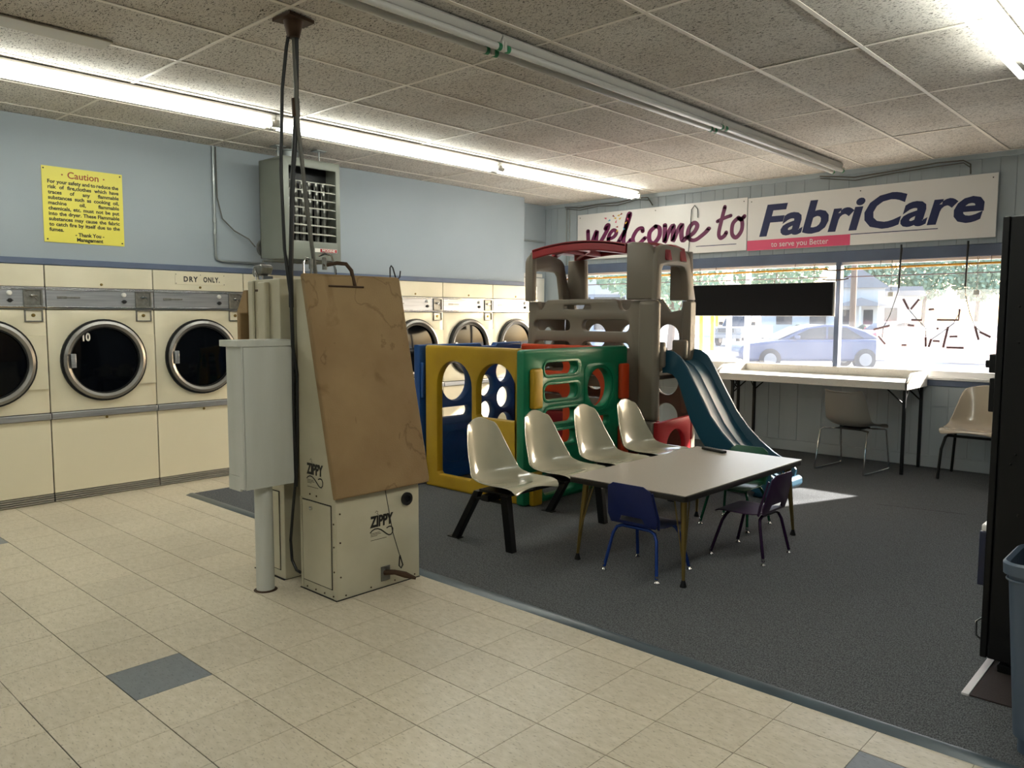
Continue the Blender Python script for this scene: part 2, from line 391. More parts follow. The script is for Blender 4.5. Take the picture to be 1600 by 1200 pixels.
# carpet and its edge strip
one('carpet', MB().box((-6.25, 2.906, 0), (XR - .02, YW - .021, .008)), M_CARPET, 'charcoal grey carpet covering the play and seating area to the window wall', 'carpet', bev=.003)
one('carpet_edging', MB().prism([(2.845, 0), (2.905, 0), (2.905, .012), (2.885, .013), (2.85, .003)], 'x', -6.25, XR - .02), M_STRIP,
    'blue-grey rubber edging strip between the beige tiles and grey carpet', 'edging')
one('carpet_seam', MB().prism([(-2.034, 6.367), (-1.442, 6.489), (-1.443, 6.495), (-2.035, 6.373)], 'z', .0081, .0088), M_GAP, 'thin dark seam line in the grey carpet between the low table and shell chair', 'seam')
# ceiling
AX, AY, CX0, CY0 = .6096, 1.2264, -3.4933, 4.6379
ceiling = struct(part('ceiling', MB().box((-7.5, YB, H + .03), (XR + .1, YW + .1, H + .1)), M_GAP, sm=False))
pm = MB().box((-AX / 2 + .004, -AY / 2 + .004, 0), (AX / 2 - .004, AY / 2 - .004, .016)).mesh('panel'); pm.materials.append(M_CEIL)
rest = MB()
for i in range(-6, 11):
    for j in range(-8, 4):
        cx, cy = CX0 + (i + .5) * AX, CY0 + (j + .5) * AY
        x0, x1, y0, y1 = cx - AX / 2, cx + AX / 2, cy - AY / 2, cy + AY / 2
        if x0 > XR - .1 or y0 > YW - .1: continue
        if y1 > YW:
            continue
        pr = [cproj(a, b, H) for a in (x0, x1) for b in (y0, y1)]
        vis = any(-100 < p[0] < 1700 and -150 < p[1] < 500 for p in pr)
        if vis and x1 < .9:
            o = bpy.data.objects.new('ceiling_tile', pm); COL.objects.link(o); o.parent = ceiling
            o.location = (cx, cy, H + random.uniform(.002, .005)); o.rotation_euler = (random.uniform(-.002, .002), random.uniform(-.004, .004), 0)
        else: rest.box((x0 + .004, y0 + .004, H + .003), (x1 - .004, y1 - .004, H + .019))
ro = part('ceiling_field', rest, M_CEIL, ceiling, sm=False); ro['kind'] = 'stuff'
for i in range(-6, 12):
    x = CX0 + i * AX
    if x < XR: part('tee_bar', MB().box((x - .012, YB, H - .002), (x + .012, YW, H + .002)), M_TEE, ceiling, sm=False)
for j in range(-7, 4):
    y = CY0 + j * AY
    if y < YW: part('tee_bar', MB().box((-7.15, y - .010, H - .0015), (XR, y + .010, H + .002)), M_TEE, ceiling, sm=False)
# narrow filler at the window wall
part('filler_tile', MB().box((-7.15, CY0 + 3 * AY + .01, H + .003), (XR, YW, H + .018)), M_CEIL, ceiling, sm=False)

# walls
struct(part('wall_left', MB().box((-7.35, YB, 0), (-6.80, 7.555, H)).box((-7.5, 7.555, 0), (-7.12, YW, H)), M_WALLB, sm=False))
struct(part('wall_right', MB().box((XR, YB, 0), (XR + .1, YW, H)), M_WALLB, sm=False))
struct(part('wall_rear', MB().box((-7.4, YB - .1, 0), (XR + .1, YB, H)), M_WALLB, sm=False))
WX0, WX1 = -6.78, -1.5
ww = struct(part('wall_window', MB().box((-7.5, YW, -.2), (XR + .1, YW + .12, .86)).box((-7.5, YW, 2.03), (XR + .1, YW + .12, H + .1))
                 .box((-7.5, YW, .8), (WX0, YW + .12, 2.1)).box((WX1, YW, .8), (XR + .1, YW + .12, 2.1)), M_WALLP, sm=False))
random.seed(3)
WS = [.105, .2, .15, .105, .26, .13, .18]
rows = [(.125, .60, WX0 - .33), (.606, .80, WX0 - .33), (2.135, H, WX0 - .33)]
for z0, z1, xs in rows:
    x = -7.115; k = 0
    while x < -.35:
        w = WS[(k * 3 + k // 4) % 7]; k += 1
        part('panel_board', MB().box((x + .002, YW - .008, z0), (x + w - .002, YW, z1)), M_WALLP, ww, sm=False); x += w
part('panel_board', MB().box((-.35, YW - .008, .125), (XR, YW, H)), M_WALLP, ww, sm=False)
part('panel_board', MB().box((-7.115, YW - .008, .81), (WX0 - .05, YW, 2.13)), M_WALLP, ww, sm=False)
struct(part('baseboard_window', MB().box((-7.12, YW - .02, .008), (XR, YW - .001, .12)), M_WALLP, bev=.004))
struct(part('trim_1', MB().box((WX0 - .05, YW - .03, 2.018), (WX1 + .05, YW, 2.132)), M_TRIM, bev=.005))      # header
struct(part('trim_2', MB().box((WX0 - .05, YW - .03, .80), (WX1 + .05, YW, .858)), M_TRIM, bev=.005))          # under sill
struct(part('trim_3', MB().box((XD - .045, YB + .02, 1.84), (XD + .005, 7.5, 1.888)), M_TRIM, bev=.004))      # ledge above dryers
struct(part('trim_4', MB().box((-7.115, YW - .03, H - .05), (XR, YW - .009, H - .003)), M_WALLP, bev=.004))
struct(part('trim_5', MB().box((-7.16, 7.56, 1.98), (-7.09, 8.25, 2.03)), M_WHITE, bev=.004))
struct(part('trim_6', MB().box((-7.12, 7.56, 2.45), (-7.105, 8.3, 2.475)), M_PIPE, bev=.003))
# window
win = struct(thing('window_1', '', 'window')); del win['category']; del win['label']
part('sill', MB().box((WX0, YW - .05, .858), (WX1, YW + .16, .885)), M_SILL, win, bev=.005)
part('window_frame', MB().box((WX0, YW, .885), (WX1, YW + .06, .945)).box((WX0, YW, 1.99), (WX1, YW + .06, 2.03)), M_SILL, win, bev=.004)
part('jamb', MB().box((WX0 - .04, YW - .03, .86), (WX0 + .02, YW + .06, 2.02)), M_TRIM, win, bev=.004)
part('jamb', MB().box((WX1 - .02, YW - .03, .86), (WX1 + .04, YW + .06, 2.02)), M_TRIM, win, bev=.004)
mx = [-4.93, -3.13]
for x in mx: part('mullion', MB().box((x - .028, YW - .03, .886), (x + .022, YW + .06, 2.018)), M_TRIM, win, bev=.004)
for a, b in zip([WX0] + mx, mx + [WX1]): part('pane', MB().box((a + .02, YW + .03, .93), (b - .02, YW + .034, 2.0)), M_GLASS, win, sm=False)
# door in the far left wall, seen through the tower
dr = struct(thing('door_1', '', 'door', (-7.1, 8.0, 0))); del dr['category']; del dr['label']
part('door_leaf', MB().box((-7.12, 7.62, .008), (-7.08, 8.28, 1.97)), M_WHITE, dr, bev=.004)
part('door_handle', MB().box((-7.08, 8.19, 1.5), (-7.045, 8.215, 1.64)), M_BLACK, dr, bev=.004)

# ================================================================== TUMBLE DRYERS
PITCH = .8165
def yd(i): return 2.036 + (i - 1) * PITCH
def make_dryer(i):
    y0 = yd(i); yc = y0 + PITCH / 2; y1 = y0 + PITCH; g = .003
    g = .0042
    t = thing('tumble_dryer', '', 'dryer', (XD, yc, 0), 'row of stacked-panel tumble dryers along the left wall')
    part('cabinet', MB().box((XD - .045, y0 + g, .0), (XD - .02, y1 - g, 1.835)), M_GAP, t, sm=False)
    part('top_panel', MB().box((XD - .02, y0 + g, 1.672), (XD, y1 - g, 1.836)), M_CREAM, t, bev=.003)
    f = [(yc + .0, 1.10)]
    part('front_panel', plate([(y0 + g, .705), (y1 - g, .705), (y1 - g, 1.498), (y0 + g, 1.498)], [circ(yc, 1.098, .285, 40)], 'yz', XD - .02, .02, .002), M_CREAM, t)
    hp = [(y1 - g - .004, .89), (y1 - g - .004, 1.30), (yc + .2, 1.30)] + [(yc + .329 * cos(a), 1.098 + .329 * sin(a)) for a in [RD(d) for d in (38, 28, 14, 0, -14, -28, -38)]] + [(yc + .2, .89)]
    part('hinge_cover', MB().prism(hp, 'x', XD, XD + .013), M_CREAM, t, bev=.003)
    cb = part('control_panel', MB().box((XD - .02, y0 + g, 1.503), (XD + .006, y1 - g, 1.668)), M_STEEL, t, bev=.002)
    part('chrome_strip', MB().box((XD + .006, y0 + g, 1.508), (XD + .016, y1 - g, 1.522)).box((XD + .006, y0 + g, 1.648), (XD + .013, y1 - g, 1.655)).box((XD + .006, y0 + g, 1.659), (XD + .013, y1 - g, 1.665)), M_CHROME, cb, bev=.002)
    kn = part('start_knob', MB().lathe([(.018, 0), (.018, .012), (.012, .018), (0.001, .019)], (XD + .006, yc + .165, 1.621), 'x', 16), M_KNOB, cb)
    part('dial_knob', MB().lathe([(.016, 0), (.014, .016), (0.001, .018)], (XD + .006, yc + .168, 1.566), 'x', 16).box((XD + .006, yc + .145, 1.563), (XD + .012, yc + .19, 1.569)), M_BLACK, cb)
    nb = MB().box((XD + .006, yc - .33, 1.583), (XD + .009, yc - .26, 1.602)).box((XD + .006, yc - .262, 1.586), (XD + .010, yc - .165, 1.6))
    part('nameplate', nb, M_STEELD, cb, bev=.003)
    cs = part('coin_box', MB().ring((0, 0, 0), 1, 1, 0, 0) if 0 else plate(rrect(yc + .255, 1.515, yc + .385, 1.655, .004), [rrect(yc + .268, 1.528, yc + .372, 1.643, .003)], 'yz', XD + .002, .016, .002), M_STEELD, t)
    part('coin_plate', MB().box((XD + .004, yc + .268, 1.528), (XD + .008, yc + .372, 1.643)), M_STEELD, cs, sm=False)
    part('coin_handle', MB().lathe([(.012, 0), (.012, .02), (.001, .022)], (XD + .008, yc + .315, 1.602), 'x', 14).box((XD + .012, yc + .295, 1.598), (XD + .03, yc + .345, 1.606)).tube([(XD + .014, yc + .33, 1.6), (XD + .014, yc + .35, 1.572)], .002, 6), M_CHROME, cs)
    lk = part('lock_recess', plate(rrect(yc + .258, 1.405, yc + .385, 1.5, .004), [rrect(yc + .268, 1.415, yc + .375, 1.49, .003)], 'yz', XD + .0005, .012, .002), M_STEELD, t)
    part('lock', MB().lathe([(.014, 0), (.013, .006), (.001, .007)], (XD + .001, yc + .32, 1.455), 'x', 14), M_BRASS, lk)
    for z in (1.70, .635): part('lock', MB().lathe([(.011, 0), (.010, .006), (.001, .007)], (XD, yc, z), 'x', 14), M_BRASS, t)
    d = part('door', MB().ring((XD, yc, 1.098), .268, .312, .0, .038, 'x', 48, .010), M_RING, t, label='round brushed steel door ring')
    part('gasket', MB().ring((XD, yc, 1.098), .300, .328, .0, .02, 'x', 48), M_BLACK, d)
    part('door_glass', MB().lathe([(.27, .012), (.27, .02), (.12, .03), (.001, .032)], (XD - .01, yc, 1.098), 'x', 48), M_DGLASS, d)
    part('inner_gasket', MB().ring((XD, yc, 1.098), .258, .27, .006, .032, 'x', 48), M_BLACK, d)
    part('door_latch', MB().box((XD + .03, yc - .262, 1.045), (XD + .052, yc - .225, 1.155)), M_STEEL, d, bev=.004)
    part('rail', MB().box((XD - .02, y0 + g, .652), (XD + .022, y1 - g, .700)), M_STEEL, t, bev=.005)
    part('lower_panel', MB().box((XD - .02, y0 + g, .072), (XD, y1 - g, .648)), M_CREAM2, t, bev=.003)
    kp = MB()
    for k in range(4): kp.prism([(XD - .02, .002 + k * .017), (XD + .002, .003 + k * .017), (XD + .006, .009 + k * .017), (XD + .002, .016 + k * .017), (XD - .02, .017 + k * .017)], 'y', y0 + g, y1 - g)
    part('kick_plate', kp, M_RIB, t)
    return t
dry0 = make_dryer(0)
DL = ['cream tumble dryer cut off by the left edge of the photo, first of the row',
      'cream tumble dryer with a white 10 on its dark glass, below the yellow sign',
      'cream tumble dryer with the DRY ONLY sign on its top panel',
      'cream tumble dryer mostly hidden behind the white box and kiosk',
      'cream tumble dryer hidden behind the brown canvas board of the kiosk',
      'cream tumble dryer just right of the kiosk, behind the blue play panel',
      'cream tumble dryer behind the yellow play panel, second right of the kiosk',
      'cream tumble dryer at the far end of the row, behind the play tower']
dryers = [dry0]; dry0['label'] = DL[0]
for i in range(1, 8):
    c = copy_tree(dry0); c.location = (XD, yd(i) + PITCH / 2, 0); WLOC[c] = Vector(c.location); c['label'] = DL[i]; dryers.append(c)
yc = yd(1) + PITCH / 2
mb = MB(); text_mb(mb, '10', .085, (XD + .0255, yc - .165, 1.255), (0, 1, 0), (0, 0, 1), off=.003, sx=.8)
mb.v = [(x - .0, y, z) for x, y, z in mb.v]
part('number_decal', mb_raw(mb), M_WHITE, dryers[1], sm=False, me=None, label='white number 10')
bk = MB().box((-7.1, yd(0), 1.70), (XD - .06, yd(7) + PITCH, 1.80)) # service top behind the row
struct(part('trim_7', MB().box((XD - .049, yd(0) + .01, .01), (XD - .046, yd(7) + PITCH - .01, 1.83)), M_GAP, sm=False))

# signs on the dryer side
ysg = thing('caution_sign', 'yellow caution sign with black lettering on the blue wall above the dryers', 'sign', (-6.8, 2.36, 2.3))
part('sign_plate', MB().box((-6.799, 2.062, 2.018), (-6.794, 2.652, 2.594)), M_YSIGN, ysg)
mb = MB(); text_mb(mb, 'Caution', .072, (-6.7935, 2.357, 2.515), (0, 1, 0), (0, 0, 1), 'c', off=.0008)
for y in (2.205, 2.51): mb.prism(circ(y, 2.538, .006, 10), 'x', -6.794, -6.793)
part('red_heading', mb_raw(mb), M_RINK, ysg, sm=False, label='red Caution heading')
mb = MB()
lines = ['For your safety and to reduce the', 'risk of fire,clothes which have', 'traces of any flammable', 'substances such as cooking oil,',
         'machine oil, flammable', 'chemicals, etc. must not be put', 'into the dryer. These Flammable', 'substances may cause the fabric', 'to catch fire by itself due to the', 'fumes.']
LY0, LW, LZ, LS = 2.1, .52, 2.467, .0405
for k, ln in enumerate(lines):
    ws = ln.split(' '); z = LZ - k * .0405
    wid = []
    for w_ in ws:
        me, a, b = textmesh(w_, .039, 0, .0011); wid.append((b - a) * 1.0); bpy.data.meshes.remove(me)
    gap = (LW - sum(wid)) / max(1, len(ws) - 1); y = LY0
    if k == len(lines) - 1: gap = .02
    if gap < .008: sc = (LW - .008 * (len(ws) - 1)) / sum(wid); wid = [q * sc for q in wid]; gap = .008
    for w_, q in zip(ws, wid):
        text_mb(mb, w_, .039, (-6.7935, y, z), (0, 1, 0), (0, 0, 1), width=q, off=.0011); y += q + gap
text_mb(mb, '- Thank You -', .04, (-6.7935, 2.39, 2.072), (0, 1, 0), (0, 0, 1), 'c', off=.0012, sx=.95)
text_mb(mb, 'Management', .04, (-6.7935, 2.39, 2.034), (0, 1, 0), (0, 0, 1), 'c', off=.0012, sx=.95)
part('black_lettering', mb_raw(mb), M_INK, ysg, sm=False, label='black safety text')
for y, z in ((2.075, 2.575), (2.635, 2.575), (2.085, 2.04), (2.635, 2.04)): part('screw', MB().lathe([(.006, 0), (.005, .004), (.001, .005)], (-6.794, y, z), 'x', 10), M_INK, ysg)
ds = thing('dry_only_sign', 'small cream sign reading DRY ONLY screwed to a dryer top panel', 'sign', (XD, 3.265, 1.77))
part('sign_plate', MB().box((XD + .0005, 3.04, 1.722), (XD + .004, 3.49, 1.815)), M_CREAM2, ds, bev=.001)
mb = MB(); text_mb(mb, 'DRY', .062, (XD + .0045, 3.115, 1.748), (0, 1, 0), (0, 0, 1), width=.125, off=.002, sx=.8, spacing=1.3); part('lettering', mb_raw(mb), M_INK, ds, sm=False); mb = MB(); text_mb(mb, 'ONLY.', .062, (XD + .0045, 3.29, 1.748), (0, 1, 0), (0, 0, 1), width=.15, off=.002, sx=.8, spacing=1.2)
part('lettering', mb_raw(mb), M_INK, ds, sm=False)
for y, z in ((3.048, 1.808), (3.482, 1.808), (3.048, 1.73), (3.482, 1.73), (3.265, 1.808)): part('screw', MB().lathe([(.004, 0), (.001, .002)], (XD + .004, y, z), 'x', 8), M_INK, ds)

# ================================================================== CEILING LIGHTS
def light_unit(x, y1, lit, label, group, L=2.4, wide=.045):
    t = thing('fluorescent_light', label, 'light', (x, y1 - L / 2, H), group)
    hs = MB().prism([(x - .035, H - .004), (x - .048, H - .02), (x - .030, H - .052), (x + .030, H - .052), (x + .048, H - .02), (x + .035, H - .004)], 'y', y1 - L + .004, y1 - .004)
    part('housing', hs, M_FIX, t, bev=.002)
    for s in (-1, 1):
        tb = part('tube', MB().cyl((x + s * wide, y1 - L + .03, H - .082), (x + s * wide, y1 - .03, H - .082), .019, n=14), M_TUBE if lit else M_TUBEOFF, t)
        for ya in (y1 - .045, y1 - L + .02): part('end_cap', MB().cyl((x + s * wide, ya, H - .082), (x + s * wide, ya + .025, H - .082), .021, n=14), M_FIX if lit else M_SOCK, tb)
    for yy in (y1 - .012, y1 - L + .012):
        part('lamp_holder', MB().box((x - wide - .014, yy - .01, H - .1), (x - wide + .014, yy + .01, H - .05)).box((x + wide - .014, yy - .01, H - .1), (x + wide + .014, yy + .01, H - .05)), M_FIX, t, bev=.003)
    return t
GL = 'tube lights in three rows under the ceiling'
nm = ['nearest the window wall', 'middle one above the kiosk', 'over the yellow sign at the photo edge', 'behind the photographer', 'second behind the photographer']
for k in range(5): light_unit(-5.42, 8.02 - 2.4 * k, True, 'lit twin fluorescent light in the dryer-side row, ' + nm[k], GL)
nm2 = ['end unit nearest the banner', 'second from the banner', 'third from the banner, cut by the top edge', 'behind the photographer']
for k in range(4): light_unit(-3.02, 7.93 - 2.4 * k, False, 'unlit twin fluorescent light, centre row, ' + nm2[k], GL)
nm3 = ['cut off by the top right corner', 'overhead behind the photographer', 'second overhead behind the photographer', 'furthest behind the photographer']
for k in range(4): light_unit(-1.0, 5.57 - 2.4 * k, True, 'lit twin fluorescent tube light in the right row, ' + nm3[k], GL, wide=.06)
# flat cover strip on the ceiling, top left
one('ceiling_cover_strip', MB().box((-4.80, .2, H - .014), (-4.63, 1.79, H - .003)), mat('beige cover strip', '#9f9582', .6), 'flat beige cover strip on the ceiling at the top left corner', 'cover', bev=.003)

# ================================================================== UNIT HEATER
HX, HY0, HY1, HZ0, HZ1 = -6.2, 3.765, 4.35, 1.95, 2.84
ht = thing('unit_heater', 'olive grey gas unit heater with louvred front hanging above the kiosk', 'heater', (-6.4, 4.06, 1.93))
hb = MB()
hb.prism([(-6.6, HZ0 + .02), (-6.6, HZ1 - .02), (-6.57, HZ1), (HX - .01, HZ1 - .03), (HX, HZ0 + .02), (HX - .03, HZ0)], 'y', HY0, HY0 + .018)
hb.prism([(-6.6, HZ0 + .02), (-6.6, HZ1 - .02), (-6.57, HZ1), (HX - .01, HZ1 - .03), (HX, HZ0 + .02), (HX - .03, HZ0)], 'y', HY1 - .018, HY1)
hb.box((-6.6, HY0, HZ1 - .02), (HX, HY1, HZ1)).box((-6.6, HY0, HZ0 + .02), (-6.58, HY1, HZ1))
part('casing', hb, M_HEAT, ht, bev=.006)
part('front_frame', plate([(HY0, HZ0 + .005), (HY1, HZ0 + .005), (HY1, HZ1 - .005), (HY0, HZ1 - .005)], [rrect(HY0 + .055, 2.12, HY1 - .045, HZ1 - .075, .008)], 'yz', HX - .012, .018, .004), M_HEAT, ht)
part('dark_interior', MB().box((HX - .2, HY0 + .02, 2.05), (HX - .19, HY1 - .02, HZ1 - .04)), M_BLACK, ht, sm=False)
for k in range(7):
    z = 2.18 + k * .076
    part('louvre', MB().prism([(HX - .055, z + .016), (HX - .052, z + .02), (HX + .006, z + .004), (HX + .004, z - .001)], 'y', HY0 + .06, HY1 - .05), M_HEATL, ht)
for k in range(6):
    y = HY0 + .13 + k * .074
    part('heat_tube', MB().tube([(HX - .13, y, 2.08), (HX - .13, y, 2.5), (HX - .15, y, 2.66)], .022, 8), M_STEELD, ht)
    part('fin', MB().box((HX - .06, y - .0025, 2.14), (HX - .056, y + .0025, 2.64)), M_STEELD, ht, sm=False)
bp = part('bottom_grille', MB().box((-6.59, HY0 + .01, HZ0 - .008), (-6.575, HY1 - .01, HZ0 + .004)).box((HX - .04, HY0 + .01, HZ0 - .008), (HX - .02, HY1 - .01, HZ0 + .004)), M_HEAT, ht, sm=False)
for k in range(9): part('slat', MB().box((-6.59, HY0 + .03 + k * .065, HZ0 - .008), (HX - .02, HY0 + .042 + k * .065, HZ0 + .006)), M_HEAT, bp, sm=False)
bd = part('brand_plate', MB().box((HX + .006, 4.07, 2.028), (HX + .009, 4.305, 2.062)), M_WHITE, ht, sm=False)
part('red_field', MB().box((HX + .009, 4.125, 2.031), (HX + .0105, 4.30, 2.059)), M_REDB, bd, sm=False)
mb = MB(); text_mb(mb, 'MODINE', .03, (HX + .0112, 4.143, 2.035), (0, 1, 0), (0, 0, 1), width=.14, off=.001); part('lettering', mb_raw(mb), M_WHITE, bd, sm=False)
for x, y in ((-6.38, 3.83), (-6.30, 4.2)):
    part('hanger_rod', MB().cyl((x, y, HZ1 - .01), (x, y, H + .002), .006, n=8).box((x - .05, y - .05, H - .008), (x + .05, y + .05, H - .002)), M_PIPE, ht)
part('flue', MB().lathe([(.075, 0), (.075, .07), (.12, .072), (.12, .078)], (-6.5, 4.02, H - .08 - .002), 'z', 24), M_PIPE, ht)
part('fan_guard', MB().lathe([(.001, -.05), (.06, -.045), (.085, -.02), (.085, .01)], (-6.62, 3.83, 2.07), 'x', 16), M_STEELD, ht)
# conduit on the wall
cd = thing('wall_conduit', 'galvanised conduit running down the blue wall to the heater', 'conduit', (-6.785, 3.43, 2.4))
part('pipe', MB().tube([(-6.785, 3.43, 2.94), (-6.785, 3.43, 1.99), (-6.785, 3.445, 1.955), (-6.785, 3.48, 1.94), (-6.785, 3.9, 1.935)], .012, 10), M_PIPE, cd)
for z in (2.66, 2.3, 2.2): part('coupling', MB().cyl((-6.785, 3.43, z - .02), (-6.785, 3.43, z + .02), .017, n=10), M_PIPE, cd)
part('flex_cable', MB().tube([(-6.785, 3.455, 2.94), (-6.785, 3.46, 2.5), (-6.78, 3.5, 2.32), (-6.76, 3.6, 2.22), (-6.72, 3.72, 2.15), (-6.68, 3.76, 2.08)], .006, 6), M_CABLEG, cd)

# ================================================================== PRESSING KIOSKS
def logo(name, o, u, v, par, w):
    """cartoon pressing logo: ZIPPY, curl and small print; o lower-left corner, w width"""
    u = Vector(u); v = Vector(v); o = Vector(o); n = u.cross(v)
    mb = MB(); text_mb(mb, 'ZIPPY', w * .52, o + v * w * .52 + n * .001, u, v, width=w, off=w * .022, shear=.05)
    def pl(p): return o + u * p[0] * w + v * p[1] * w + n * .0012
    def ribbon(pts, hw):
        P = [Vector((a, b)) for a, b, in pts]; L_, R_ = [], []
        for i, p in enumerate(P):
            d = (P[min(i + 1, len(P) - 1)] - P[max(i - 1, 0)]).normalized(); q = Vector((-d.y, d.x)) * hw
            L_.append(p + q); R_.append(p - q)
        for i in range(len(P) - 1): mb.add([pl(L_[i]), pl(L_[i + 1]), pl(R_[i + 1]), pl(R_[i])], [(0, 1, 2, 3)])
    ribbon([(0, .33), (.08, .40), (.2, .44), (.33, .43), (.46, .37), (.58, .28), (.7, .18), (.8, .12), (.9, .12), (.97, .2), (.98, .31), (.92, .4), (.82, .42), (.7, .38)], .022)
    for k, (a, b) in enumerate(((.02, .42), (.02, .47), (.02, .3))): ribbon([(a, .30 - k * .05), (b, .30 - k * .05)], .008)
    ribbon([(.02, .06), (.7, .06)], .008)
    ribbon([(.22, 1.0), (.28, 1.06), (.34, 1.02), (.3, .96), (.36, .92)], .01)
    return part(name, mb_raw(mb), M_INK, par, sm=False)
KX0, KX1, KY0, KY1 = -3.66, -3.335, 2.285, 2.835
k1 = thing('pressing_kiosk', 'cream coin pressing kiosk with a sloping brown canvas board, beside the white pole', 'kiosk', (-3.5, 2.56, 0))
kb = MB().prism([(KX0, 0), (KX1, 0), (KX1, .505), (-3.565, 1.648), (KX0, 1.648)], 'y', KY0, KY1)
body = part('kiosk_body', kb, M_ZIP, k1, bev=.004)
for x in (-3.64, -3.345): part('corner_angle', MB().box((x - .012 if x > -3.5 else x - .018, KY0 - .003, .004), (x + .013 if x > -3.5 else x, KY0, .50)), M_ZIP, k1, sm=False)
sdr = part('side_door', MB().box((-3.632, KY0 - .006, .055), (-3.375, KY0, .487)), M_ZIP, k1, bev=.002)
part('door_gap', MB().box((-3.636, KY0 - .002, .05), (-3.370, KY0 - .0005, .492)), M_GAP, sdr, sm=False)
part('door_lock', MB().lathe([(.011, 0), (.010, -.01), (.001, -.012)], (-3.545, KY0 - .006, .452), 'y', 12), M_CHROME, sdr)
sc = [(-3.60, .02), (-3.52, .02), (-3.44, .02), (-3.36, .02), (-3.35, .15), (-3.35, .28), (-3.35, .40), (-3.56, .525), (-3.5, .522)]
for x, z in sc: part('screw', MB().lathe([(.005, 0), (.004, -.003), (.001, -.0035)], (x, KY0 - .003, z), 'y', 8), M_RUST, k1)
for y, z in ((2.34, .018), (2.5, .02), (2.66, .02), (2.8, .02), (2.31, .12), (2.31, .3), (2.31, .45)): part('screw', MB().lathe([(.005, 0), (.004, .003), (.001, .0035)], (KX1, y, z), 'x', 8), M_RUST, k1)
pb = MB().prism([(-3.585, 1.668), (-3.56, 1.676), (-3.545, 1.665), (-3.30, .56), (-3.302, .535), (-3.325, .53)], 'y', 2.262, 2.885)
cv = part('canvas_board', pb, M_CANVAS, k1, bev=.008, seg=3, label='stained brown canvas pressing board')
part('clip_bar', MB().tube([(-3.53, 2.40, 1.612), (-3.528, 2.62, 1.612)], .005, 8), M_RUST, cv)
logo('front_logo', (KX1 + .0005, 2.497, .262), (0, 1, 0), (0, 0, 1), k1, .155)
logo('side_logo', (-3.59, KY0 - .0005, .555), (1, 0, 0), (0, 0, 1), k1, .15)
part('port', MB().ring((KX1, 2.745, .458), .022, .036, 0, .012, 'x', 24).lathe([(.024, .001), (.001, .002)], (KX1, 2.745, .458), 'x', 20), M_BLACK, k1)
pd = part('pedal', MB().box((KX1, 2.565, .035), (KX1 + .006, 2.625, .115)), M_STEELD, k1, bev=.002)
part('pedal_arm', MB().tube([(KX1, 2.59, .08), (KX1 + .05, 2.62, .085), (KX1 + .09, 2.66, .07), (KX1 + .13, 2.7, .05)], [.016, .014, .018, .008], 8), M_RUST, pd)
part('pull_cord', MB().tube([(KX1 + .012, 2.59, .54), (KX1 + .03, 2.625, .3), (KX1 + .05, 2.655, .17)], .0022, 6), M_CABLE, k1)
part('snap_hook', MB().tube([(KX1 + .05, 2.657, .17), (KX1 + .052, 2.665, .14), (KX1 + .055, 2.672, .115), (KX1 + .055, 2.66, .1), (KX1 + .053, 2.648, .115), (KX1 + .05, 2.655, .165)], .004, 6), M_CABLE, k1)
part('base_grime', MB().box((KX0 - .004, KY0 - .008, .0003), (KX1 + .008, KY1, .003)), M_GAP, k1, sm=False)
# hooks and clamp on the top
def hook(name, pts, r, m, par=None): return part(name, MB().tube(pts, r, 8), m, par)
one('hanger_hook', MB().tube([(-3.6, 2.86, 1.648), (-3.6, 2.86, 1.73), (-3.6, 2.868, 1.742), (-3.6, 2.88, 1.73), (-3.6, 2.9, 1.675), (-3.6, 2.915, 1.668), (-3.6, 2.93, 1.68), (-3.6, 2.935, 1.715)], .004, 8), M_BLKM,
    'black wire hook standing on the top right corner of the brown board', 'hook')
cl = thing('pipe_clamp', 'rusty bent pipe clamp over the top edge of the brown board', 'clamp', (-3.6, 2.52, 1.65))
part('bent_pipe', MB().tube([(-3.61, 2.42, 1.722), (-3.6, 2.50, 1.738), (-3.58, 2.545, 1.735), (-3.56, 2.565, 1.70), (-3.535, 2.567, 1.618)], .011, 10), M_RUST, cl)
part('bracket', MB().tube([(-3.62, 2.40, 1.77), (-3.61, 2.43, 1.785), (-3.605, 2.47, 1.775), (-3.60, 2.49, 1.70), (-3.6, 2.49, 1.65)], .007, 8), M_CHROME, cl)
part('spring', MB().cyl((-3.61, 2.43, 1.70), (-3.61, 2.43, 1.765), .013, n=10), M_STEELD, cl)
cl2 = thing('wire_bracket', 'small steel bracket with a spring at the top left of the brown board', 'bracket', (-3.6, 2.31, 1.65))
part('bent_wire', MB().tube([(-3.6, 2.295, 1.65), (-3.6, 2.295, 1.73), (-3.6, 2.31, 1.755), (-3.6, 2.33, 1.752)], .005, 8), M_CHROME, cl2)
part('spring', MB().cyl((-3.6, 2.34, 1.70), (-3.6, 2.34, 1.752), .011, n=10).cyl((-3.6, 2.34, 1.65), (-3.6, 2.34, 1.71), .006, n=8), M_STEELD, cl2)

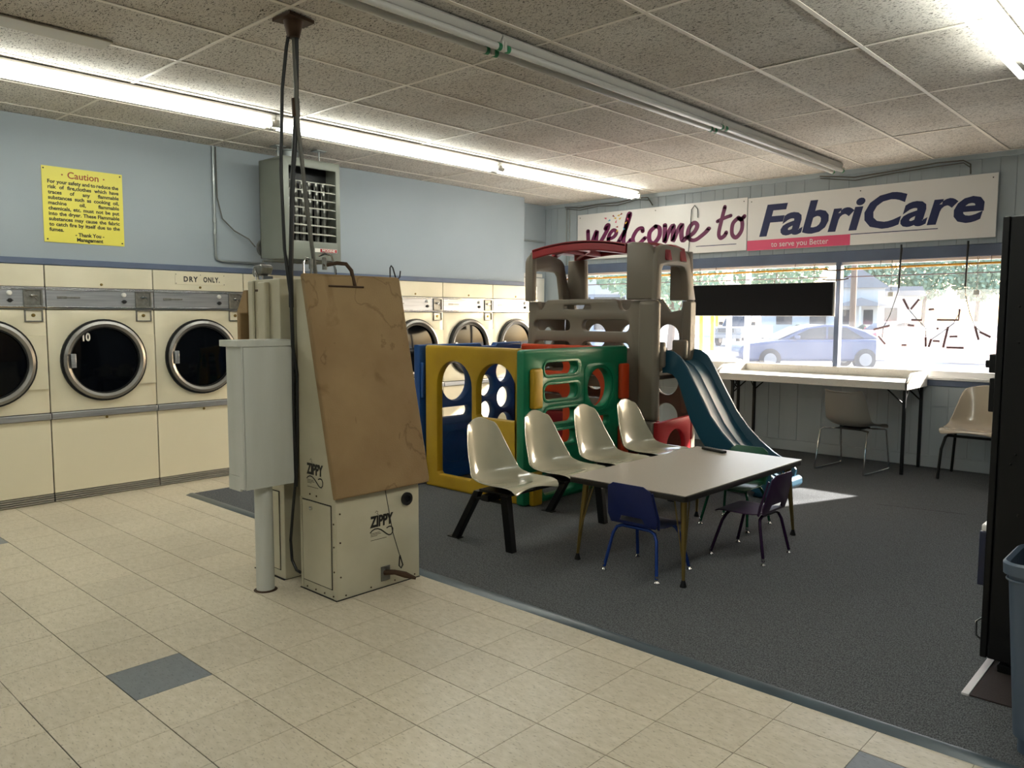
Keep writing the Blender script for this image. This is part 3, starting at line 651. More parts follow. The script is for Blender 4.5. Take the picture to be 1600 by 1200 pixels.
k2 = thing('pressing_kiosk', 'second cream pressing kiosk behind the white box and pole, facing the dryers', 'kiosk', (-3.98, 2.56, 0))
part('kiosk_body', MB().prism([(-3.82, 0), (-4.13, 0), (-4.14, .5), (-4.14, 1.64), (-4.10, 1.655), (-3.82, 1.655)], 'y', KY0, KY1), M_ZIP, k2, bev=.004)
part('side_channel', MB().box((-4.13, KY0 - .016, 1.25), (-4.075, KY0, 1.65)).box((-4.0, KY0 - .03, 1.27), (-3.92, KY0, 1.64)), M_ZIP, k2, bev=.012)
sd2 = part('side_door', MB().box((-4.09, KY0 - .006, .05), (-3.87, KY0, .487)), M_ZIP, k2, bev=.002)
part('door_gap', MB().box((-4.094, KY0 - .002, .045), (-3.866, KY0 - .0005, .492)), M_GAP, sd2, sm=False)
part('canvas_board', MB().prism([(-4.15, 1.60), (-4.19, 1.60), (-4.27, 1.48), (-4.27, 1.0), (-4.23, 1.0), (-4.235, 1.47), (-4.15, 1.47)], 'y', KY0 - .01, KY1), M_CANVAS, k2, bev=.006, label='brown canvas board edge')
part('paint_chip', MB().box((-4.02, KY0 - .0312, 1.588), (-3.99, KY0 - .0302, 1.6)), M_RUST, k2, sm=False)
wl = thing('work_lamp', 'small tilted grey metal lamp head on top of the second kiosk', 'lamp', (-4.05, 2.4, 1.66))
part('lamp_head', MB().prism([(-4.19, 1.70), (-4.165, 1.74), (-4.09, 1.745), (-4.07, 1.73), (-4.09, 1.69), (-4.17, 1.675)], 'y', 2.33, 2.40), M_STEELD, wl, bev=.006)
part('stand', MB().tube([(-4.12, 2.32, 1.656), (-4.13, 2.32, 1.72), (-4.09, 2.32, 1.656)], .005, 6).box((-4.13, 2.34, 1.656), (-4.08, 2.40, 1.68)), M_CHROME, wl)
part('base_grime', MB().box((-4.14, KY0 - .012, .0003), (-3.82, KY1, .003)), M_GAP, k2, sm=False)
# gap between kiosks
one('filler_board', MB().box((-3.818, 2.42, 0), (-3.664, 2.44, 1.62)), mat('grubby filler', '#8c8876', .7, noise=(14, '#6a6656', .3, .6)), 'grubby grey filler board in the gap between the two kiosks', 'board')

# white box on a pole
wb = thing('pole_box', 'white painted plywood box mounted on a round white floor pole', 'box', (-3.755, 2.14, 0))
part('pole', MB().lathe([(.047, 0), (.047, .6)], (-3.765, 2.13, 0), 'z', 32), M_PLY, wb)
bx = part('box_panels', MB().box((-3.83, 1.985, .60), (-3.685, 2.275, 1.30)), M_PLY, wb, bev=.003)
bx2 = part('box_rim', MB().box((-3.86, 1.955, 1.30), (-3.672, 2.28, 1.333)), M_PLY, wb, bev=.003)
part('corner_batten', MB().box((-3.72, 1.973, .575), (-3.675, 1.985, 1.30)), M_PLY, wb, bev=.002)
part('side_board', MB().box((-3.835, 1.978, .64), (-3.722, 1.985, 1.30)).box((-3.84, 1.978, .56), (-3.722, 1.99, .637)), M_PLY, wb, bev=.002)
part('front_board', MB().box((-3.685, 1.988, .57), (-3.677, 2.275, 1.298)), M_PLY, wb, bev=.002)
part('dirt_ring', MB().lathe([(.062, 0.0), (.05, .003), (.047, .006)], (-3.765, 2.13, 0), 'z', 24), M_RUST, wb)

# hanging cables
cb = thing('cable_bundle', 'black and grey cables hanging from the ceiling down behind the kiosk', 'cable', (-3.68, 2.28, 1.5))
part('ceiling_bracket', MB().prism([(-3.69, 2.2), (-3.53, 2.2), (-3.56, 2.36), (-3.66, 2.36)], 'z', H - .02, H - .004).lathe([(.03, -.1), (.05, -.02)], (-3.61, 2.27, H), 'z', 12), M_RUST, cb)
part('cable', MB().tube([(-3.62, 2.26, H - .03), (-3.63, 2.24, 2.8), (-3.66, 2.23, 2.6), (-3.68, 2.225, 2.2), (-3.68, 2.235, 1.8), (-3.672, 2.262, 1.55), (-3.665, 2.262, 1.3), (-3.655, 2.278, 1.15), (-3.662, 2.278, .9), (-3.67, 2.27, .55)], .009, 8), M_CABLE, cb)
part('cable', MB().tube([(-3.6, 2.28, H - .03), (-3.63, 2.29, 2.5), (-3.65, 2.27, 2.1), (-3.668, 2.262, 1.68), (-3.67, 2.262, 1.5)], .013, 8), M_CABLE, cb)
part('cable', MB().tube([(-3.61, 2.27, H - .05), (-3.62, 2.29, 2.45), (-3.61, 2.33, 2.0), (-3.6, 2.37, 1.652)], .011, 8), M_CABLEG, cb)
part('cable', MB().tube([(-3.665, 2.262, 1.5), (-3.665, 2.265, 1.34), (-3.668, 2.262, 1.0), (-3.672, 2.268, .6), (-3.70, 2.262, .40), (-3.725, 2.262, .25), (-3.72, 2.265, .14), (-3.685, 2.27, .09), (-3.66, 2.28, .08)], .008, 8), M_CABLE, cb)
part('cable_joint', MB().cyl((-3.632, 2.29, 2.47), (-3.634, 2.288, 2.56), .02, n=10), M_RUST, cb)

# ================================================================== PLAYHOUSE OF COLOURED PANELS
ph = thing('panel_playhouse', 'playhouse of yellow, green, blue and orange plastic panels beside the white seats', 'playhouse', (-4.6, 5.1, 0))
ZB = .008
def ZZ(z): return max(z, ZB)
part('yellow_panel', plate(rrect(-5.12, ZB, -4.05, 1.212, .02), [arch(-4.97, -4.56, .125, 1.085), arch(-4.50, -4.08, .65, 1.085)], 'xz', 4.43, .075, .02), M_YEL, ph, label='yellow panel with two arched openings')
fl = [circ(5.22, .815, .098), circ(5.45, .935, .098), circ(5.46, .69, .098), circ(5.22, .57, .098), circ(5.46, .445, .098), circ(5.22, 1.06, .09)]
part('blue_panel', plate([(4.40, ZB), (5.70, ZB), (5.70, 1.212), (5.36, 1.212), (5.34, 1.185), (5.16, 1.185), (5.14, 1.212), (4.40, 1.212)],
     [circ(4.83, .875, .168, 32)] + fl + [rrect(4.6, .565, 5.0, .65, .04)], 'yz', -5.235, .08, .02), M_BLU, ph, label='blue panel with round holes')
part('blue_relief', plate(rrect(4.6, .1, 5.02, .5, .05), [rrect(4.66, .16, 4.96, .44, .12)], 'yz', -5.158, .012, .004), M_BLU, ph)
gs = [rrect(4.64, z0, 5.04, z1, .05) for z0, z1 in ((1.0, 1.10), (.805, .925), (.615, .73), (.44, .555), (.06, .16))]
gp = part('green_panel', plate(rrect(4.40, ZB, 5.76, 1.205, .03), gs + [circ(5.36, .865, .158, 30), rrect(5.24, .545, 5.5, .62, .03)], 'yz', -4.04, .08, .02), M_GRN, ph, label='green panel with slots and a round hole')
part('round_relief', plate(rrect(5.14, .66, 5.57, 1.07, .06), [circ(5.36, .865, .185, 30)], 'yz', -3.962, .01, .004), M_GRN, gp)
for z0, z1 in ((1.0, 1.10), (.805, .925), (.615, .73), (.44, .555)):
    part('slot_rim', plate(rrect(4.62, z0 - .02, 5.10, z1 + .02, .06), [rrect(4.64, z0, 5.05, z1, .05)], 'yz', -3.962, .007, .003), M_GRN, gp)
part('orange_panel', plate(rrect(-5.14, ZB, -4.06, 1.195, .02), [rrect(-4.95, .95, -4.62, 1.04, .04), rrect(-4.95, .3, -4.62, .75, .08), circ(-4.35, .8, .16)], 'xz', 5.665, .07, .02), M_ORG, ph, label='orange back panel')
part('orange_relief', plate(circ(-4.78, 1.11, .06), [circ(-4.78, 1.11, .045)], 'xz', 5.66, .01, .003), M_ORG, ph)
for (y, m, z0, z1) in ((4.515, M_YEL, .755, 1.062), (4.515, M_YEL, ZB, .27), (5.665, M_ORG, .745, 1.055), (5.665, M_ORG, .25, .52)):
    part('panel_clip', plate(rrect(y - .058, z0, y + .058, z1, .02), [], 'yz', -3.959, .05, .018), m, ph)
for (z0, z1) in ((.76, 1.06), (.1, .35)):
    part('panel_clip', MB().box((-5.155, 4.41, z0), (-5.121, 4.428, z1)), M_BLU, ph, bev=.006)

# ================================================================== PLAY TOWER WITH SLIDE
tw = thing('play_tower', 'taupe plastic play tower with dark red roof and teal slide before the window', 'play tower', (-4.4, 6.1, 0))
YF = 5.82
lo_out = [(-5.23, .56), (-3.70, .56), (-3.735, 1.598), (-3.985, 1.598)] + [(-4.05 + .065 * cos(a), 1.575 + .065 * sin(a)) for a in [RD(d) for d in range(0, -181, -20)]] + \
         [(-4.135, 1.60), (-4.165, 1.612), (-4.55, 1.618), (-4.94, 1.612), (-4.97, 1.59), (-4.99, 1.55), (-5.02, 1.52), (-5.04, 1.52), (-5.058, 1.56), (-5.06, 1.598), (-5.17, 1.598)]
slots = []
for r_, (z0, z1) in enumerate(((1.322, 1.425), (1.12, 1.222), (.917, 1.02), (.715, .815))):
    slots += [rrect(-5.11, z0, -4.66, z1, .05), rrect(-4.52, z0, -4.0, z1, .05)]
slots.append(rrect(-4.74, 1.525, -4.42, 1.562, .018))
part('front_wall', plate(lo_out, slots, 'xz', YF, .07, .018), M_TAUPE, tw)
part('front_base', plate([(-5.24, ZB), (-3.69, ZB), (-3.70, .555), (-5.23, .555)], [arch(-4.75, -4.2, .1, .45)], 'xz', YF, .07, .018), M_RED, tw, label='dark red base panel')
holes = [circ(x, z, .12, 28) for x in (-3.955, -4.37, -4.78) for z in (1.265, .85, .53)]
part('back_wall', plate([(-5.23, ZB), (-3.66, ZB), (-3.70, 1.6), (-3.78, 1.6), (-3.82, 1.52), (-3.93, 1.50), (-4.03, 1.62), (-4.9, 1.62), (-4.96, 1.52), (-5.05, 1.52), (-5.07, 1.6), (-5.17, 1.6)], holes, 'xz', 6.385, .05, .015), M_TAUPE, tw)
part('platform', MB().box((-5.14, 5.892, .90), (-3.78, 6.383, .94)), M_TAUPE, tw, bev=.01)
# right side: low red arch, posts
part('side_arch', plate([(5.75, ZB), (6.30, ZB), (6.30, .572), (5.75, .552)], [arch(5.90, 6.20, ZB + .03, .47)], 'yz', -3.684, .05, .015), M_REDB, tw, label='red arched side panel')
part('arch_trim', MB().box((-3.70, 6.31, ZB), (-3.64, 6.365, .60)), M_SHELL, tw, bev=.006)
part('red_peg', MB().box((-3.665, 6.302, .35), (-3.635, 6.33, .53)), M_REDB, tw, bev=.006)
part('corner_post', MB().box((-3.86, 5.742, .56), (-3.665, 5.835, 1.597)), M_TAUPE, tw, bev=.04, seg=4)
part('corner_foot', MB().box((-3.82, 5.745, ZB), (-3.69, 5.818, .555)), M_TAUPE, tw, bev=.015)
part('rear_post', MB().box((-3.74, 6.27, .575), (-3.655, 6.384, 1.597)), M_TAUPE, tw, bev=.02, seg=3)
part('slide_shoulder', MB().box((-3.75, 5.836, 1.02), (-3.655, 5.90, 1.24)), M_TAUPE, tw, bev=.02, seg=3)
part('slide_shoulder', MB().box((-3.80, 6.21, 1.08), (-3.656, 6.268, 1.25)), M_TAUPE, tw, bev=.02, seg=3)
part('left_wall', plate([(5.89, ZB), (6.38, ZB), (6.38, 1.6), (5.89, 1.6)], [circ(6.13, 1.25, .1), circ(6.13, .85, .1), circ(6.13, .45, .1)], 'yz', -5.22, .06, .018), M_TAUPE, tw)
# upper frames
def side_frame(x, th):
    out = [(5.745, 1.602), (5.745, 1.9)] + [(5.745 + .14 - .14 * cos(a), 1.95 + .12 * sin(a)) for a in [RD(d) for d in range(15, 91, 15)]] + \
          [(6.10, 2.055)] + [(6.29 - .14 + .14 * cos(a), 1.93 + .11 * sin(a)) for a in [RD(d) for d in range(75, -1, -15)]] + [(6.395, 1.602)]
    U_ = [(6.26, 1.602), (6.235, 1.75), (6.215, 1.85), (6.185, 1.885), (6.14, 1.895), (5.90, 1.895), (5.85, 1.885), (5.825, 1.85), (5.82, 1.75), (5.82, 1.602)]
    return plate(out + U_, [], 'yz', x, th, .02)
part('right_frame', side_frame(-3.735, .07), M_TAUPE, tw)
part('left_frame', side_frame(-5.165, .07), M_TAUPE, tw)
for nm_, pts in (('front_pillar', [(-3.985, 1.603), (-3.70, 1.603), (-3.70, 2.0), (-3.74, 2.055), (-3.80, 2.085), (-3.93, 2.098), (-3.985, 2.09)]),
                ('front_pillar', [(-5.165, 1.603), (-5.06, 1.603), (-5.055, 2.09), (-5.10, 2.065), (-5.14, 1.97)])):
    part(nm_, plate(pts, [], 'xz', 5.74, .075, .03), M_TAUPE, tw)
for pts in ([(-3.93, 1.603), (-3.70, 1.603), (-3.72, 2.04), (-3.93, 2.07)], [(-5.15, 1.603), (-4.90, 1.603), (-4.91, 2.02), (-5.13, 2.02)]):
    part('rear_pillar', plate(pts, [], 'xz', 6.36, .07, .025), M_TAUPE, tw)
def arcz(x, lift=0): q = (x + 4.53) / .54; return 2.142 - .055 * q * q + lift
xs = [-5.07 + 1.08 * k / 16 for k in range(17)]
def roof_band(d0, d1, th, drop=0): return MB().prism([(x, arcz(x) - drop) for x in xs] + [(x, arcz(x) - drop - th) for x in reversed(xs)], 'y', d0, d1)
rf = part('roof', roof_band(5.745, 6.42, .022), M_RED, tw, label='dark red arched roof')
part('roof_lip', roof_band(5.745, 5.775, .088), M_RED, rf, bev=.01)
part('roof_lip', roof_band(6.39, 6.42, .088), M_RED, rf, bev=.01)
for x in (-4.75, -4.35): part('roof_rib', MB().prism([(x, arcz(x) - .03), (x + .03, arcz(x) - .03), (x + .03, arcz(x) - .09), (x, arcz(x) - .09)], 'y', 5.79, 6.38), M_RED, rf)
part('roof_rib', MB().tube([(-4.95, 6.3, 2.03), (-4.62, 6.05, 2.075), (-4.55, 5.8, 2.07)], .015, 6), M_RED, rf)
for y0, y1 in ((5.86, 5.95), (6.10, 6.19)):
    for sx_, xe in ((1, -3.66), (-1, -5.172)):
        a = xe; b = xe - sx_ * .33
        part('roof_strap', MB().prism([(b, 2.105), (a - sx_ * .10, 2.088), (a - sx_ * .01, 2.05), (a + sx_ * .014, 1.935), (a - sx_ * .002, 1.935), (a - sx_ * .035, 2.03), (a - sx_ * .11, 2.065), (b, 2.085)], 'y', y0, y1), M_RED, rf, bev=.005)
# slide
prof = [(-3.70, 1.165), (-3.655, 1.168), (-3.60, 1.158), (-3.53, 1.115), (-3.47, 1.04), (-3.40, .92), (-3.32, .785), (-3.23, .64), (-3.12, .51), (-3.0, .40), (-2.88, .315), (-2.78, .265), (-2.72, .235), (-2.685, .195)]
SY0 = 5.905; SWD = .49
sec = [(.002, -1), (0, -.012), (.008, 0), (.028, 0), (.042, -.03), (.06, -.085), (.10, -.10), (.24, -.10), (.25, -.088), (.26, -.10), (SWD - .10, -.10), (SWD - .06, -.085), (SWD - .042, -.03), (SWD - .028, 0), (SWD - .008, 0), (SWD, -.012), (SWD - .002, -1),
       (SWD - .02, -1), (SWD - .05, -.118), (.05, -.118), (.02, -1)]
mb = MB(); n = len(sec)
for k, (x, z) in enumerate(prof):
    dep = .195 if k < 9 else max(.05, min(.195, z - .03))
    for (y, dz) in sec:
        d = -dep if dz == -1 else dz
        if dz == -1: xx = x - .10 * min(1, max(0, (k - 2) / 4)) * (1 if k < 12 else .4)
        else: xx = x
        if dz != -1 and dz < -.08: d = dz * min(1, (z - .04) / .2)
        mb.v.append((xx, SY0 + y, max(z + d, .012)))
for k in range(len(prof) - 1):
    for j in range(n): mb.f.append((k * n + j, k * n + (j + 1) % n, (k + 1) * n + (j + 1) % n, (k + 1) * n + j))
mb.f.append(tuple(range(n))); mb.f.append(tuple((len(prof) - 1) * n + j for j in reversed(range(n))))
sl = part('slide', mb, M_TEAL, tw, label='teal plastic slide')
part('slide_lip', MB().prism([(-2.80, .13), (-2.70, .135), (-2.655, .16), (-2.625, .14), (-2.62, .095), (-2.65, .06), (-2.72, .05), (-2.78, .012), (-2.86, .012)], 'y', SY0 + .03, SY0 + SWD - .03), M_TEAL, sl, bev=.012, seg=3)
for y in (SY0 + .02, SY0 + SWD - .03): part('slide_hook', MB().tube([(-3.70, y, 1.16), (-3.70, y, 1.185), (-3.67, y, 1.185), (-3.67, y, 1.165)], .005, 6), M_BLKM, sl)

# ================================================================== TANDEM SEATS AND SHELL CHAIRS
def shell_mesh(prof, hw, cup, cupd, nu=14, top_r=.35):
    """prof [(x,z)] front edge to back top, seat facing +x; hw half width; cup = edge lift along the normal"""
    mb = MB(); k = len(prof)
    for i, (x, z) in enumerate(prof):
        a = Vector(prof[max(i - 1, 0)]); b = Vector(prof[min(i + 1, k - 1)]); t = (b - a).normalized(); nx, nz = t.y, -t.x   # normal on the sitter's side
        if nz < 0 and nx < 0: nx, nz = -nx, -nz
        for j in range(nu + 1):
            s = -1 + 2 * j / nu; w = hw[i]; c = cup[i] * abs(s) ** 3
            sh = cupd[i] * s * s
            mb.v.append((x + nx * c + t.x * sh, s * w, z + nz * c + t.y * sh))
    for i in range(k - 1):
        for j in range(nu):
            a = i * (nu + 1) + j; mb.f.append((a, a + 1, a + nu + 2, a + nu + 1))
    return mb
P1 = [(.232, .410), (.220, .422), (.17, .421), (.10, .410), (.02, .400), (-.06, .395), (-.12, .402), (-.165, .43), (-.19, .475), (-.205, .54), (-.218, .61), (-.228, .68), (-.238, .74), (-.247, .785), (-.253, .803)]
HW1 = [.200, .218, .230, .232, .232, .228, .224, .219, .212, .20, .182, .162, .142, .125, .095]
CU1 = [.005, .01, .015, .022, .034, .05, .068, .085, .085, .07, .05, .036, .024, .014, .008]
CD1 = [-.045, -.03, -.012, 0, 0, 0, 0, 0, 0, 0, 0, 0, -.005, -.02, -.035]
tb = thing('tandem_seating', 'row of four glossy ivory shell seats on a black beam frame', 'seating', (-3.42, 4.4, 0))
for k in range(4):
    y = 3.60 + k * .545
    mb = shell_mesh(P1, HW1, CU1, CD1); mb.v = [(a - 3.385, b + y, c) for a, b, c in mb.v]
    part('seat_shell', mb, M_SHELL, tb, solid=.006, sub=1)
    part('seat_mount', MB().box((-3.50, y - .13, .355), (-3.25, y + .13, .372)).box((-3.46, y - .03, .372), (-3.30, y + .03, .388)), M_BLKM, tb, bev=.003)
part('beam', MB().box((-3.43, 3.42, .315), (-3.37, 5.42, .354)), M_BLKM, tb, bev=.003)
for y in (3.50, 4.45, 5.36):
    part('leg', MB().prism([(-3.77, .008), (-3.715, .008), (-3.505, .352), (-3.555, .352)], 'y', y - .022, y + .022), M_BLKM, tb, bev=.003)
    part('leg', MB().prism([(-3.275, .008), (-3.22, .008), (-3.265, .352), (-3.325, .352)], 'y', y - .022, y + .022), M_BLKM, tb, bev=.003)
    part('cross_bar', MB().box((-3.555, y - .022, .30), (-3.26, y + .022, .314)), M_BLKM, tb, bev=.003)
    part('leg_foot', MB().box((-3.80, y - .025, .008), (-3.70, y + .025, .014)), M_BLKM, tb)

# child table
tc = thing('activity_table', 'low rectangular table with beige top, black edge and bronze tapered legs', 'table', (-2.5, 4.37, 0))
TX0, TX1, TY0, TY1, TZ = -2.905, -2.115, 3.625, 5.12, .515
part('tabletop', MB().box((TX0 + .004, TY0 + .004, TZ - .004), (TX1 - .004, TY1 - .004, TZ)), M_LAM, tc, bev=.001)
part('edge_band', plate(rrect(TX0, TY0, TX1, TY1, .03), [], 'xy', TZ - .036, .0315, .004), M_EDGE, tc)
part('apron', MB().box((TX0 + .09, TY0 + .08, TZ - .055), (TX1 - .09, TY1 - .08, TZ - .037)), M_EDGE, tc)
for sx_ in (-1, 1):
    for sy_ in (-1, 1):
        fx, fy = -2.505 + sx_ * .36, 4.372 + sy_ * .70; tx, ty = fx - sx_ * .03, fy - sy_ * .04
        lg = part('leg', MB().tube([(tx, ty, TZ - .038), (tx + (fx - tx) * .5, ty + (fy - ty) * .5, .26), (fx, fy, .04)], [.0195, .0145, .009], 12), M_GOLD, tc)
        part('leg_tip', MB().lathe([(.019, .008), (.019, .014), (.012, .035), (.010, .045)], (fx, fy, 0), 'z', 14), M_BLACK, lg)
        part('brace_rod', MB().tube([(tx - sx_ * .06, ty, TZ - .038), (fx - sx_ * .012, fy, .17), (fx, fy - sy_ * .012, .17), (tx, ty - sy_ * .06, TZ - .038)], .004, 6), M_GOLD, lg)
rm = thing('remote_control', 'black remote control lying near the far corner of the low table', 'remote', (-2.72, 5.03, TZ))
rb = MB().box((-.105, -.022, 0), (.105, .022, .018)); R_ = Matrix.Rotation(RD(-18), 4, 'Z'); 
rb.v = [tuple((R_ @ Vector(p)) + Vector((-2.70, 5.0, TZ + .001))) for p in rb.v]
part('case', rb, M_BLKM, rm, bev=.006)
kb_ = MB()
for a in range(7):
    for b in range(3): kb_.box((-.085 + a * .024, -.014 + b * .011, .018), (-.072 + a * .024, -.008 + b * .011, .0205))
kb_.v = [tuple((R_ @ Vector(p)) + Vector((-2.70, 5.0, TZ + .001))) for p in kb_.v]
o = part('buttons', kb_, M_STEELD, rm, sm=False); o['kind'] = 'stuff'

# child chairs: built facing +x at the origin
def kid_chair(mp, mf, label):
    t = thing('child_chair', label, 'chair', (0, 0, 0), 'small tube-legged chairs around the low table')
    pr = [(.17, .272), (.165, .288), (.12, .294), (.04, .290), (-.05, .286), (-.11, .290), (-.14, .305)]
    m = shell_mesh(pr, [.15, .158, .165, .165, .16, .155, .15], [0] * 3 + [.003, .006, .010, .012], [0] * 7, 8)
    part('seat', m, mp, t, solid=.006, sub=1)
    # back: six-sided with slot
    import bmesh
    me = plate([(-.148, .295), (.148, .295), (.165, .34), (.14, .51), (.10, .535), (-.10, .535), (-.14, .51), (-.165, .34)], [[(-.085, .315), (.085, .315), (.07, .345), (-.07, .345)][::-1]], 'yz', 0, .008, .0025)
    for v in me.vertices:
        z = v.co.z; v.co.x += -.150 - (z - .295) * .22 + .28 * (v.co.y ** 2) * (1.2)
    part('backrest', me, mp, t)
    for s in (-1, 1):
        part('side_rib', MB().tube([(-.15 + .035, s * .152, .29), (-.165 + .035, s * .160, .345), (-.20 + .03, s * .142, .50)], [.008, .009, .006], 6), mp, t)
    for x, xf in ((.10, .175), (-.11, -.165)):
        a = [(xf, -.175, .03), (x + (xf - x) * .25, -.145, .225), (x + (xf - x) * .05, -.125, .262), (x, -.09, .275), (x, .09, .275), (x + (xf - x) * .05, .125, .262), (x + (xf - x) * .25, .145, .225), (xf, .175, .03)]
        fr = part('leg_frame', MB().tube(a, .0095, 10), mf, t)
        for s in (-1, 1): part('glide', MB().lathe([(.016, .008), (.016, .012), (.007, .022), (.0085, .05)], (xf + .0, s * .176, 0), 'z', 12), M_CHROME, fr)
    return t
kc = kid_chair(M_KBLUE, M_KBLUEF, 'small navy plastic child chair with blue legs at the near end of the low table')
kc.location = (-2.455, 3.785, 0); kc.rotation_euler = (0, 0, RD(90))
kp_ = kid_chair(M_KPUR, M_KPURF, 'small dark purple plastic child chair on the right side of the low table')
kp_.location = (-2.16, 4.49, 0); kp_.rotation_euler = (0, 0, RD(180))
kg = kid_chair(M_KGRN, M_KGRNF, 'small green plastic child chair tucked in at the far end of the low table')
kg.location = (-2.565, 5.08, 0); kg.rotation_euler = (0, 0, RD(-90))

# chair at the counter (sled base), facing +y
sc_ = thing('sled_chair', 'taupe shell chair on a chrome wire sled base tucked under the counter', 'chair', (0, 0, 0))
PS = [(.26, .41), (.245, .43), (.20, .44), (.12, .435), (.03, .425), (-.06, .425), (-.13, .44), (-.175, .47), (-.20, .52), (-.215, .59), (-.228, .66), (-.238, .72), (-.245, .755), (-.262, .765)]
m = shell_mesh(PS, [.21, .22, .225, .226, .226, .224, .22, .218, .214, .207, .20, .19, .18, .178], [.0, .005, .01, .02, .03, .045, .06, .07, .07, .06, .05, .04, .03, .03], [-.02, -.01] + [0] * 12, 12)
part('shell', m, M_SHELL3, sc_, solid=.006, sub=1)
for s in (-1, 1):
    part('sled_leg', MB().tube([(-.10, s * .13, .40), (-.16, s * .215, .40), (-.20, s * .225, .385), (-.275, s * .235, .03), (-.27, s * .235, .0145), (-.25, s * .235, .0145), (.23, s * .235, .0145), (.25, s * .235, .0145), (.255, s * .235, .03), (.20, s * .222, .385), (.17, s * .215, .40), (.10, s * .13, .40)], .008, 8), M_CHROME, sc_)
part('cross_bar', MB().tube([(-.10, -.13, .40), (-.10, .13, .40)], .0055, 8).tube([(.10, -.13, .40), (.10, .13, .40)], .0055, 8).box((-.12, -.10, .40), (.13, .10, .41)), M_BLKM, sc_)
sc_.location = (-2.70, 7.70, .003); sc_.rotation_euler = (0, 0, RD(84))
# shell chair against the window wall, facing -y
s2 = thing('shell_chair', 'glossy beige shell chair with black tube legs below the window, beside the black cabinet', 'chair', (0, 0, 0))
P2 = [(x * 1.08, z + .035) for x, z in P1]
m = shell_mesh(P2, [w * 1.12 for w in [.21, .23, .238, .24, .238, .234, .23, .226, .22, .21, .198, .184, .17, .152, .12]], [c * 1.1 for c in CU1], CD1)
part('shell', m, M_SHELL2, s2, solid=.006, sub=1)
part('seat_frame', MB().tube([(.17, -.2, .40), (.17, .2, .40), (-.15, .2, .40), (-.15, -.2, .40), (.17, -.2, .40)], .012, 8), M_BLKM, s2)
for s in (-1, 1):
    part('leg', MB().tube([(.10, s * .2, .405), (.185, s * .215, .385), (.225, s * .235, .28), (.245, s * .25, .012)], .0125, 10), M_BLKM, s2)
    part('leg', MB().tube([(-.13, s * .2, .405), (-.17, s * .22, .38), (-.20, s * .235, .25), (-.215, s * .25, .012)], .0125, 10), M_BLKM, s2)
s2.location = (-1.72, 8.0, 0); s2.rotation_euler = (0, 0, RD(-90))

# ================================================================== FOLDING COUNTERS
def counter(x0, x1, label):
    y0, y1, z = 7.68, 8.30, .865
    t = thing('folding_counter', label, 'counter', ((x0 + x1) / 2, (y0 + y1) / 2, 0), 'speckled folding counters under the window')
    part('counter_top', MB().box((x0, y0, z - .008), (x1, y1 - .02, z + .0)), M_SPECK, t, bev=.002)
    part('front_apron', MB().box((x0, y0 - .012, z - .07), (x1, y0 - .0005, z + .001)), M_SPECK, t, bev=.003)
    part('back_rim', MB().box((x0 + .02, y1 - .02, z - .05), (x1 - .02, y1, .945)), M_SPECK, t, bev=.003)
    for s, xx in ((1, x0), (-1, x1)):
        xa, xb = xx, xx + s * .018
        part('side_wing', MB().prism([(y0 - .012, z - .07), (y1, z - .07), (y1, .945), (y0 + .14, .945), (y0 + .02, z + .035), (y0 - .012, z + .0)], 'x', min(xa, xb), max(xa, xb)), M_SPECK, t, bev=.003)
    for xx, s in ((x0 + .14, 1), (x1 - .02 - .015, -1)):
        for yy in (y0 + .06, y1 - .05):
            part('leg', MB().box((xx - .014, yy - .014, .008), (xx + .014, yy + .014, z - .0085)), M_BLKM, t, bev=.003)
        part('brace', MB().tube([(xx, y0 + .06, z - .21), (xx + s * .22, y0 + .06, z - .012)], .007, 6).tube([(xx, y1 - .05, z - .21), (xx + s * .22, y1 - .05, z - .012)], .007, 6), M_BLKM, t)
        part('brace', MB().tube([(xx, y0 + .07, z - .19), (xx, y0 + .22, z - .012)], .006, 6).tube([(xx, y1 - .06, z - .19), (xx, y1 - .22, z - .012)], .006, 6), M_BLKM, t)
    return t
counter(-4.12, -2.235, 'long white speckled folding counter under the black hanging sign, with raised back rim')
counter(-6.02, -4.135, 'white speckled folding counter left of the long one, half hidden by the play tower')

# ================================================================== BANNERS
def banner(name, x0, x1, z0, z1, label):
    t = thing(name, label, 'banner', ((x0 + x1) / 2, YW - .03, (z0 + z1) / 2))
    part('banner_board', MB().box((x0, YW - .046, z0), (x1, YW - .040, z1)), M_SIGNW, t)
    for x in (x0 + .04, (x0 + x1) / 2, x1 - .04):
        part('screw', MB().cyl((x, YW - .049, z1 - .04), (x, YW - .046, z1 - .04), .006, n=8), M_INK, t)
        part('batten', MB().box((x - .02, YW - .0398, z0 + .05), (x + .02, YW - .0085, z1 - .05)), M_WHITE, t, sm=False)
    return t
YB1 = YW - .0465
b1 = banner('welcome_banner', -6.53, -4.150, 2.195, 2.775, 'white banner board with plum script reading Welcome to, above the window')
b2 = banner('shop_banner', -4.140, -1.73, 2.185, 2.76, 'white banner board with navy bold italic lettering and a pink ribbon below')
U, V = (1, 0, 0), (0, 0, 1)
mb = MB(); text_mb(mb, 'FabriCare', .46, (-4.0, YB1, 2.345), U, V, width=2.17, off=.013, shear=.22, ext=.0008)
part('navy_lettering', mb_raw(mb), M_NAVY, b2, sm=False, label='navy bold italic lettering')
part('ribbon', MB().box((-4.14, YB1, 2.187), (-3.02, YB1 + .0004, 2.297)), M_PINK, b2, sm=False, label='pink ribbon')
part('rule', MB().box((-3.02, YB1, 2.290), (-2.21, YB1 + .0004, 2.298)), M_NAVY, b2, sm=False)
mb = MB()
FONTP = None
